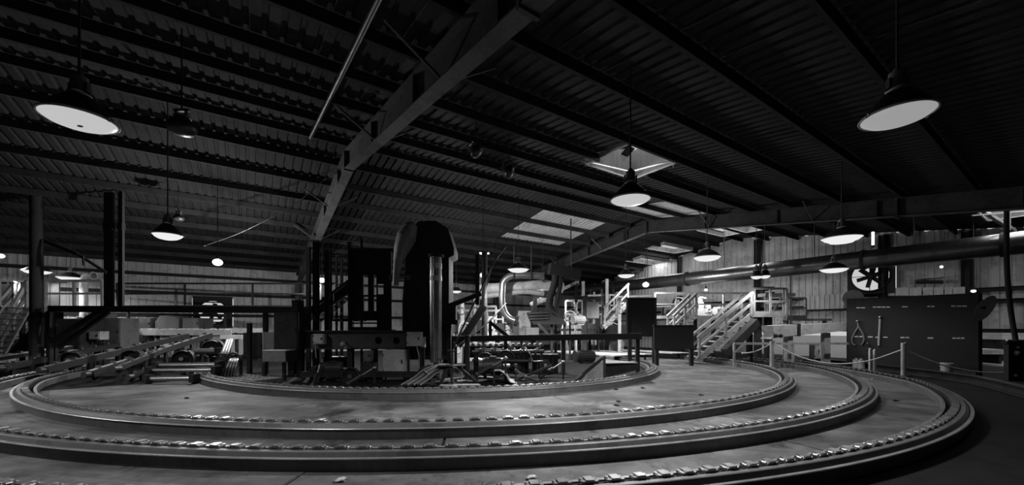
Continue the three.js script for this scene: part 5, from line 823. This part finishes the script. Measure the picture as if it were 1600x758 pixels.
// machines in the bay
for (const [r, D, m, l] of [[[702, 488, 724, 520], 19.5, M.grey, 'grey machine cabinet at the left of the bright bay, under the wide lamp'], [[726, 496, 742, 526], 19, M.steel, 'steel machine cabinet beside the diagonal brace in the bright bay'], [[774, 505, 788, 528], 18.6, M.steel, 'small steel cabinet right of the black knee brace'], [[886, 508, 912, 529], 22.1, M.grey, 'grey machine cabinet right of the planer hood'], [[914, 506, 942, 526], 22.1, M.steel, 'wide steel machine cabinet below the pale upright panel'], [[944, 508, 978, 528], 21.2, M.dark, 'dark machine cabinet left of the big black board'], [[1078, 472, 1090, 494], 20.9, M.grey, 'grey cabinet on the raised platform by the small bare bulb'], [[1042, 479, 1056, 494], 21, M.grey, 'small grey cabinet in the middle of the raised platform']])
  cabinet('machine_cabinet', l, 'cabinet', r, D, 0.8, m, { legs: D < 20 });
{
  const hw = thing('hand_wheel', 'pale spoked hand wheel right of the planer hood', 'wheel', drop(at(891, 494, 18.6))), c = at(891, 494, 18.6); part(hw, 'rim', new THREE.TorusGeometry(0.24, 0.04, 10, 28).translate(c.x, c.y, c.z), M.white); for (let i = 0; i < 4; i++) part(hw, 'spoke', bar(c, V(c.x + 0.23 * Math.cos(i * 1.57 + 0.4), c.y + 0.23 * Math.sin(i * 1.57 + 0.4), c.z), 0.03), M.white); part(hw, 'hub', ball(c, 0.06, 10), M.galv); part(hw, 'stand', bar(drop(V(c.x, 0, c.z - 0.1)), V(c.x, c.y, c.z - 0.1), 0.08), M.steel);
  const g = thing('guarded_rack', 'dense dark rack of tubes left of the big black board', 'rack', drop(at(940, 500, 21))); for (let i = 0; i < 8; i++) part(g, 'tube', rod(drop(at(922 + i * 6, 460, 23.5)), at(922 + i * 6, 452 + (i % 3) * 4, 23.5), 0.07, 8), i % 2 ? M.pale : M.dark); for (const py of [462, 478, 492]) part(g, 'crossbar', bar(at(918, py, 23.4), at(968, py - 1, 23.4), 0.1), M.pale);
  motor('pale electric motor on the floor in front of the planer hood', at(905, 508, 18.4), 0.2, 0.5, 0.4, M.pale); motor('pale electric motor on the raised platform above the stairs', at(1126, 493, 20.9), 0.2, 0.5, 0.2, M.pale);
  const ln = thing('lumber_lift', 'slanted pale lumber lift arm crossing right of the flexible ducts', 'conveyor', drop(at(885, 470, 20.2))); part(ln, 'arm', bar(at(828, 476, 20.2), at(904, 440, 20.6), 0.16, 0.1), M.white); part(ln, 'arm_dark_rail', bar(at(830, 480, 20.4), at(906, 444, 20.8), 0.1, 0.1), M.dark); part(ln, 'stand', bar(drop(at(832, 477, 20.3)), at(832, 477, 20.3), 0.14), M.steel); part(ln, 'stand', bar(drop(at(900, 442, 20.6)), at(900, 442, 20.6), 0.14), M.steel);  // second, dark rail runs parallel just below the pale arm
}
// beams and columns seen far back
{
  const t = thing('crossbeam', 'dark crossbeam on posts over the bright bay', 'beam', drop(at(900, 466, 21.5))); part(t, 'beam', bar(at(830, 462, 19.9), at(938, 466.5, 19.9), 0.16, 0.14), M.dark); for (const px of [836, 913]) part(t, 'leg', bar(drop(at(px, 465, 19.9)), at(px, 465, 19.9), 0.2), M.steel);
  const s = thing('sprinkler_pipe', 'thin long pipe slung under the roof left of the big rafter', 'pipe', SU(6, 0.35, bottom(6))); const A = at(590, 0, 4.85), B = at(485, 215, 10.2); part(s, 'pipe', rod(A.clone().lerp(B, -0.25), B, 0.045, 12), M.steel); for (const f of [0.1, 0.45, 0.8]) { const p = lerp(A, B, f), q = p.x * U[0] - p.z * U[1]; part(s, 'hanger', rod(p, V(p.x, bottom(q) + 0.6, p.z), 0.012, 6), M.dark); }
  const cable = (label, pts, r = 0.015) => { const o = thing('cable', label, 'cable', pts[0]); part(o, 'cable', tube(pts, r, 36, 6), M.rubber); part(o, 'end_clip', [ball(pts[0], 0.03, 8), ball(pts[pts.length - 1], 0.03, 8)], M.steel); };
  cable('slack black cable drooping from the rafter to the left posts', [at(508, 280, 12.6), at(470, 312, 12.9), at(420, 342, 13.2), at(370, 366, 13.6), at(320, 384, 14)]);
  cable('steel rope slanting from the roof to the pit right of the polished column', [at(790, 385, 14), at(772, 410, 13.6), at(752, 452, 13), at(733, 490, 12.6), at(708, 545, 12.2)], 0.03);
  cable('thin cable crossing the bay beside the round dark post', [at(775, 378, 15), at(768, 415, 15), at(757, 466, 14.6)], 0.02);
  cable('thin cable slanting down to the stub post in front of the bright bay', [at(790, 475, 14), at(758, 508, 13), at(712, 543, 12)], 0.025);
  cable('taut thin cable running across under the roof at the upper left', [at(230, 124, 8), at(420, 118, 8.4), at(560, 115, 8.8), at(682, 112, 9)], 0.012);
  // unlit bell fixtures
  const bell = (label, px, py, D, r, turn = 0) => { const P = at(px, py, D), s2 = P.x * U[0] - P.z * U[1], o = thing('unlit_lamp', label, 'lamp', P), q = (gg) => gg.rotateZ(turn).translate(P.x, P.y, P.z); part(o, 'globe', q(lathe([[0.04, r * 0.75], [r * 0.55, r * 0.6], [r * 0.95, r * 0.1], [r, -r * 0.2], [r * 0.8, -r * 0.55], [r * 0.3, -r * 0.7], [0, -r * 0.72]])), M.shade); part(o, 'collar', q(lathe([[r * 0.4, r * 0.7], [r * 0.62, r * 0.62], [r * 0.62, r * 0.7], [r * 0.4, r * 0.8]])), M.galv); part(o, 'bracket', [q(new THREE.BoxGeometry(r * 1.2, r * 0.2, 0.04).translate(0, r * 1.25, 0)), q(new THREE.BoxGeometry(r * 0.7, r * 0.2, 0.04).translate(0, r * 0.85, 0)), q(new THREE.BoxGeometry(r * 0.2, r * 0.5, 0.04).translate(r * 0.4, r * 1.05, 0)), q(new THREE.BoxGeometry(r * 0.2, r * 0.5, 0.04).translate(-r * 0.4, r * 1.05, 0))], M.galv); part(o, 'cord', rod(V(P.x, P.y + r * 1.3, P.z), V(P.x, bottom(s2) + 0.68, P.z), 0.012, 6), M.dark); };
  bell('small unlit bell lamp right of the big upper left lamp', 284, 197, 6.2, 0.2); bell('dim unlit bell lamp under the roof left of the skylight, higher of two', 744, 236, 9, 0.17, 0.8); bell('dim unlit bell lamp under the roof left of the skylight, lower of two', 795, 268, 9.5, 0.17, 1.1); bell('small unlit lamp above the glowing lamp over the wall fan', 279, 340, 13, 0.16);
  // exhaust unit in the roof opening
  const e = thing('roof_fan', 'black roof fan unit hanging in the square skylight opening', 'fan', SU(7.2, 8.95, 7.2)), c = SU(7.2, 8.95, roofY(7.2) + 0.55); part(e, 'cross_bar', [bx(1.7, 0.1, 0.12, c, TURN_U), bx(0.12, 0.1, 2.0, c, TURN_U)], M.black); part(e, 'motor', new THREE.CylinderGeometry(0.22, 0.22, 0.4, 18).translate(c.x, c.y + 0.1, c.z), M.black); for (let i = 0; i < 5; i++) part(e, 'blade', new THREE.BoxGeometry(0.55, 0.02, 0.22).rotateX(0.35).translate(0.42, 0, 0).rotateY(i * 1.257 + 0.4).translate(c.x, c.y - 0.15, c.z), M.dark);
  const pr = thing('conduit', 'bright conduit frame hanging under the square skylight', 'conduit', at(986, 269, 11.6)); part(pr, 'tube', rod(at(908, 251, 11), at(986, 269, 11.6), 0.025, 10), M.rail); part(pr, 'tube', rod(at(986, 269, 11.6), at(1057, 250, 11), 0.03, 10), M.rail); part(pr, 'elbow', ball(at(986, 269, 11.6), 0.04, 10), M.rail); for (const [px, py, D] of [[908, 251, 11], [1052, 251, 11.05]]) { const p = at(px, py, D); part(pr, 'hanger', rod(p, V(p.x, bottom(p.x * U[0] - p.z * U[1]) + 0.66, p.z), 0.012, 6), M.steel); }
}

// ---------------------------------------------------------------- smaller plant in the bay and the pit
// a small machine tool: bed, headstock with guard, gearbox, motor and pipe
function machineTool(label, px, D, w, h, m, o = {}) {
  const b = V(at(px, 0, D).x, o.y ?? 0, -D), t = thing('machine_tool', label, 'machine', b), P = (x, y, z) => V(b.x + x * w, b.y + y * h, b.z + z * w);
  part(t, 'bed', bx(w, h * 0.42, w * 0.6, P(0, 0.21, 0)), m);
  part(t, 'headstock', bx(w * 0.42, h * 0.36, w * 0.5, P(-0.26, 0.6, 0)), o.head ?? m);
  part(t, 'chuck', rod(P(-0.05, 0.62, 0.02), P(0.08, 0.62, 0.02), h * 0.12, 18), M.galv);
  part(t, 'tailstock', bx(w * 0.2, h * 0.26, w * 0.36, P(0.36, 0.55, 0)), m);
  part(t, 'slide', bx(w * 0.95, 0.05, w * 0.3, P(0, 0.44, 0)), M.galv);
  part(t, 'guard', new THREE.CylinderGeometry(h * 0.22, h * 0.22, w * 0.26, 18, 1, false, 0, Math.PI).rotateZ(Math.PI / 2).translate(P(-0.26, 0.78, 0).x, P(0, 0.78, 0).y, b.z), o.head ?? m);
  part(t, 'pipe', tube([P(-0.4, 0.5, 0.3), P(-0.44, 0.9, 0.3), P(-0.3, 1.05, 0.25), P(0.1, 1.0, 0.22)], 0.035, 20, 8), M.white);
  part(t, 'hand_wheel', new THREE.TorusGeometry(h * 0.1, 0.02, 6, 18).translate(P(0.3, 0.35, 0).x, P(0, 0.35, 0).y, b.z + w * 0.32), M.white);
  part(t, 'instruction_plate', bx(w * 0.16, h * 0.1, 0.015, P(0.1, 0.26, 0.31)), M.white);
  return t;
}
machineTool('pale machine tool at the left of the bright bay beside the polished column', 708, 17.2, 0.75, 1.75, M.pale);
machineTool('pale machine tool behind the diagonal brace in the bright bay', 732, 18.2, 0.9, 1.7, M.pale, { head: M.grey });
machineTool('grey machine tool between the round post and the S-shaped pipe', 775, 17.6, 0.8, 1.9, M.grey, { head: M.pale });
machineTool('pale machine tool at the foot of the S-shaped pipe', 800, 19.4, 0.8, 1.8, M.pale);
machineTool('grey machine tool right of the planer hood, under the hand wheel', 892, 23.6, 1.2, 1.95, M.grey, { head: M.pale });
machineTool('pale machine tool below the pale upright panel', 928, 24.8, 1.3, 1.9, M.pale);
machineTool('pale machine tool left of the narrow catwalk stairs', 962, 22.6, 0.8, 1.7, M.pale, { head: M.grey });
machineTool('pale machine tool on the raised platform behind the stairs', 1098, 21.6, 0.8, 1.0, M.pale, { y: at(0, 494, 20.5).y });
machineTool('grey machine tool on the raised platform left of the pale motor', 1062, 21.7, 0.8, 1.0, M.grey, { y: at(0, 494, 20.5).y });
for (const [px, D, y1, r, l] of [[722, 18.8, 470, 0.1, 'white riser pipe at the left of the bright bay'], [742, 19.6, 462, 0.07, 'thin white riser pipe behind the diagonal brace'], [793, 19, 505, 0.13, 'short pale riser under the S-shaped pipe'], [900, 19.2, 474, 0.06, 'thin white riser pipe beside the hand wheel'], [968, 19.4, 470, 0.08, 'white riser pipe left of the narrow catwalk stairs']]) { const a = at(px, y1, D), t = thing('riser_pipe', l, 'pipe', drop(a)); part(t, 'pipe', rod(drop(a), a, r, 14), M.white); part(t, 'flange', rod(V(a.x, a.y - 0.02, a.z), V(a.x, a.y + 0.05, a.z), r * 1.7, 16), M.pale); part(t, 'valve_wheel', new THREE.TorusGeometry(r * 1.6, 0.02, 6, 16).translate(a.x, a.y - 0.5, a.z + r + 0.04), M.galv); }
// heavy dark gear housings in the pit
for (const [r, D, l] of [[[742, 548, 782, 590], 13.4, 'black ribbed gear housing in the pit right of the short black post'], [[786, 552, 826, 588], 13.6, 'black ribbed gear housing in the middle of the pit'], [[832, 556, 872, 586], 13.4, 'black ribbed gear housing beside the outfeed table'], [[505, 560, 545, 592], 13.2, 'black ribbed gear housing under the left part of the girder']]) {
  const [x0, y0, x1, y1] = r, t = thing('gear_housing', l, 'gearbox', drop(at((x0 + x1) / 2, y1, D)));
  part(t, 'case', slab(x0, y0, x1, y1 + 8, D, 0.4), M.dark); part(t, 'lid', slab(x0 - 1, y0 - 2, x1 + 1, y0, D - 0.03, 0.46), M.steel);
  for (let i = 1; i < 5; i++) { const x = x0 + (x1 - x0) * i / 5; part(t, 'rib', slab(x - 0.7, y0 + 3, x + 0.7, y1, D - 0.04, 0.06), M.steel); }
  const c = at((x0 + x1) / 2, (y0 + y1) / 2, D); part(t, 'bearing_cap', rod(c, V(c.x, c.y, c.z + 0.14), 0.2, 20), M.steel); part(t, 'shaft', rod(V(c.x, c.y, c.z + 0.1), V(c.x, c.y, c.z + 0.4), 0.06, 14), M.galv);
}
for (const [a, b, D, l] of [[[745, 585], [790, 560], 11.2, 'slanted hydraulic ram in front of the ribbed gear housings'], [[845, 588], [880, 566], 11.8, 'slanted hydraulic ram left of the grey hopper'], [[545, 600], [585, 575], 10.9, 'slanted hydraulic ram below the right part of the girder']]) { const p = at(...a, D), q = at(...b, D), m = lerp(p, q, 0.55), t = thing('hydraulic_ram', l, 'hydraulic ram', drop(p)); part(t, 'cylinder', rod(p, m, 0.06, 14), M.steel); part(t, 'piston_rod', rod(m, q, 0.028, 12), M.galv); part(t, 'clevis', ball(p, 0.08, 10), M.steel); part(t, 'rod_eye', ball(q, 0.06, 10), M.galv); part(t, 'foot', bar(drop(p), p, 0.08), M.dark); part(t, 'stand', bar(drop(q), q, 0.06), M.dark); }
// chips, bolts and scraps on the deck
const onDeck = (px, py) => at(px, py, F * EYE / (py - CY));
[[292, 623, 0, 'small dark block on the deck inside the second track, near the inner track tip'], [1004, 607, 0, 'small dark chip right of the inner track, farther of a scattered few'], [962, 609, 0, 'small dark chip just outside the inner track'], [966, 628, 0, 'small dark chip in the middle of the wide deck band'], [963, 634, 0, 'small dark chip close to the second track'], [1095, 618, 0, 'small flat dark chip at the right of the wide deck band'], [1364, 593, 1, 'flat metal scrap on the deck between the third and outer tracks'], [1399, 627, 0, 'small dark chip on the outer deck band'], [532, 752, 1, 'pale wood chip on the deck at the bottom edge'], [830, 748, 1, 'pale small scrap on the deck at the bottom middle'], [509, 684, 1, 'pale sliver on the deck beside the second track'], [665, 716, 1, 'pale chip lying near the third track, left of centre']].forEach(([px, py, k, l]) => {
  const p = onDeck(px, py), t = thing(k ? 'wood_chip' : 'dark_chip', l, 'chip', p), s = k ? 1 : 0.9; part(t, 'chip', new THREE.IcosahedronGeometry(0.05 * s, 0).scale(1.4, 0.35, 0.8).rotateY(px).translate(p.x, 0.02, p.z), k ? M.white : M.black); part(t, 'splinter', bar(V(p.x - 0.05, 0.012, p.z), V(p.x + 0.06, 0.014, p.z + 0.03), 0.015), k ? M.wood : M.black);
});
{ const p = at(778, 678, 5.75), t = thing('lifting_eye', 'small steel eye loop at the foot of the second track, middle of the picture', 'lifting eye', drop(p)); part(t, 'loop', new THREE.TorusGeometry(0.06, 0.018, 8, 20, Math.PI * 1.2).rotateZ(-0.3).translate(p.x, 0.05, p.z), M.galv); part(t, 'pad', bx(0.12, 0.02, 0.06, V(p.x, 0.011, p.z)), M.steel); }

renderer.render(scene, camera);
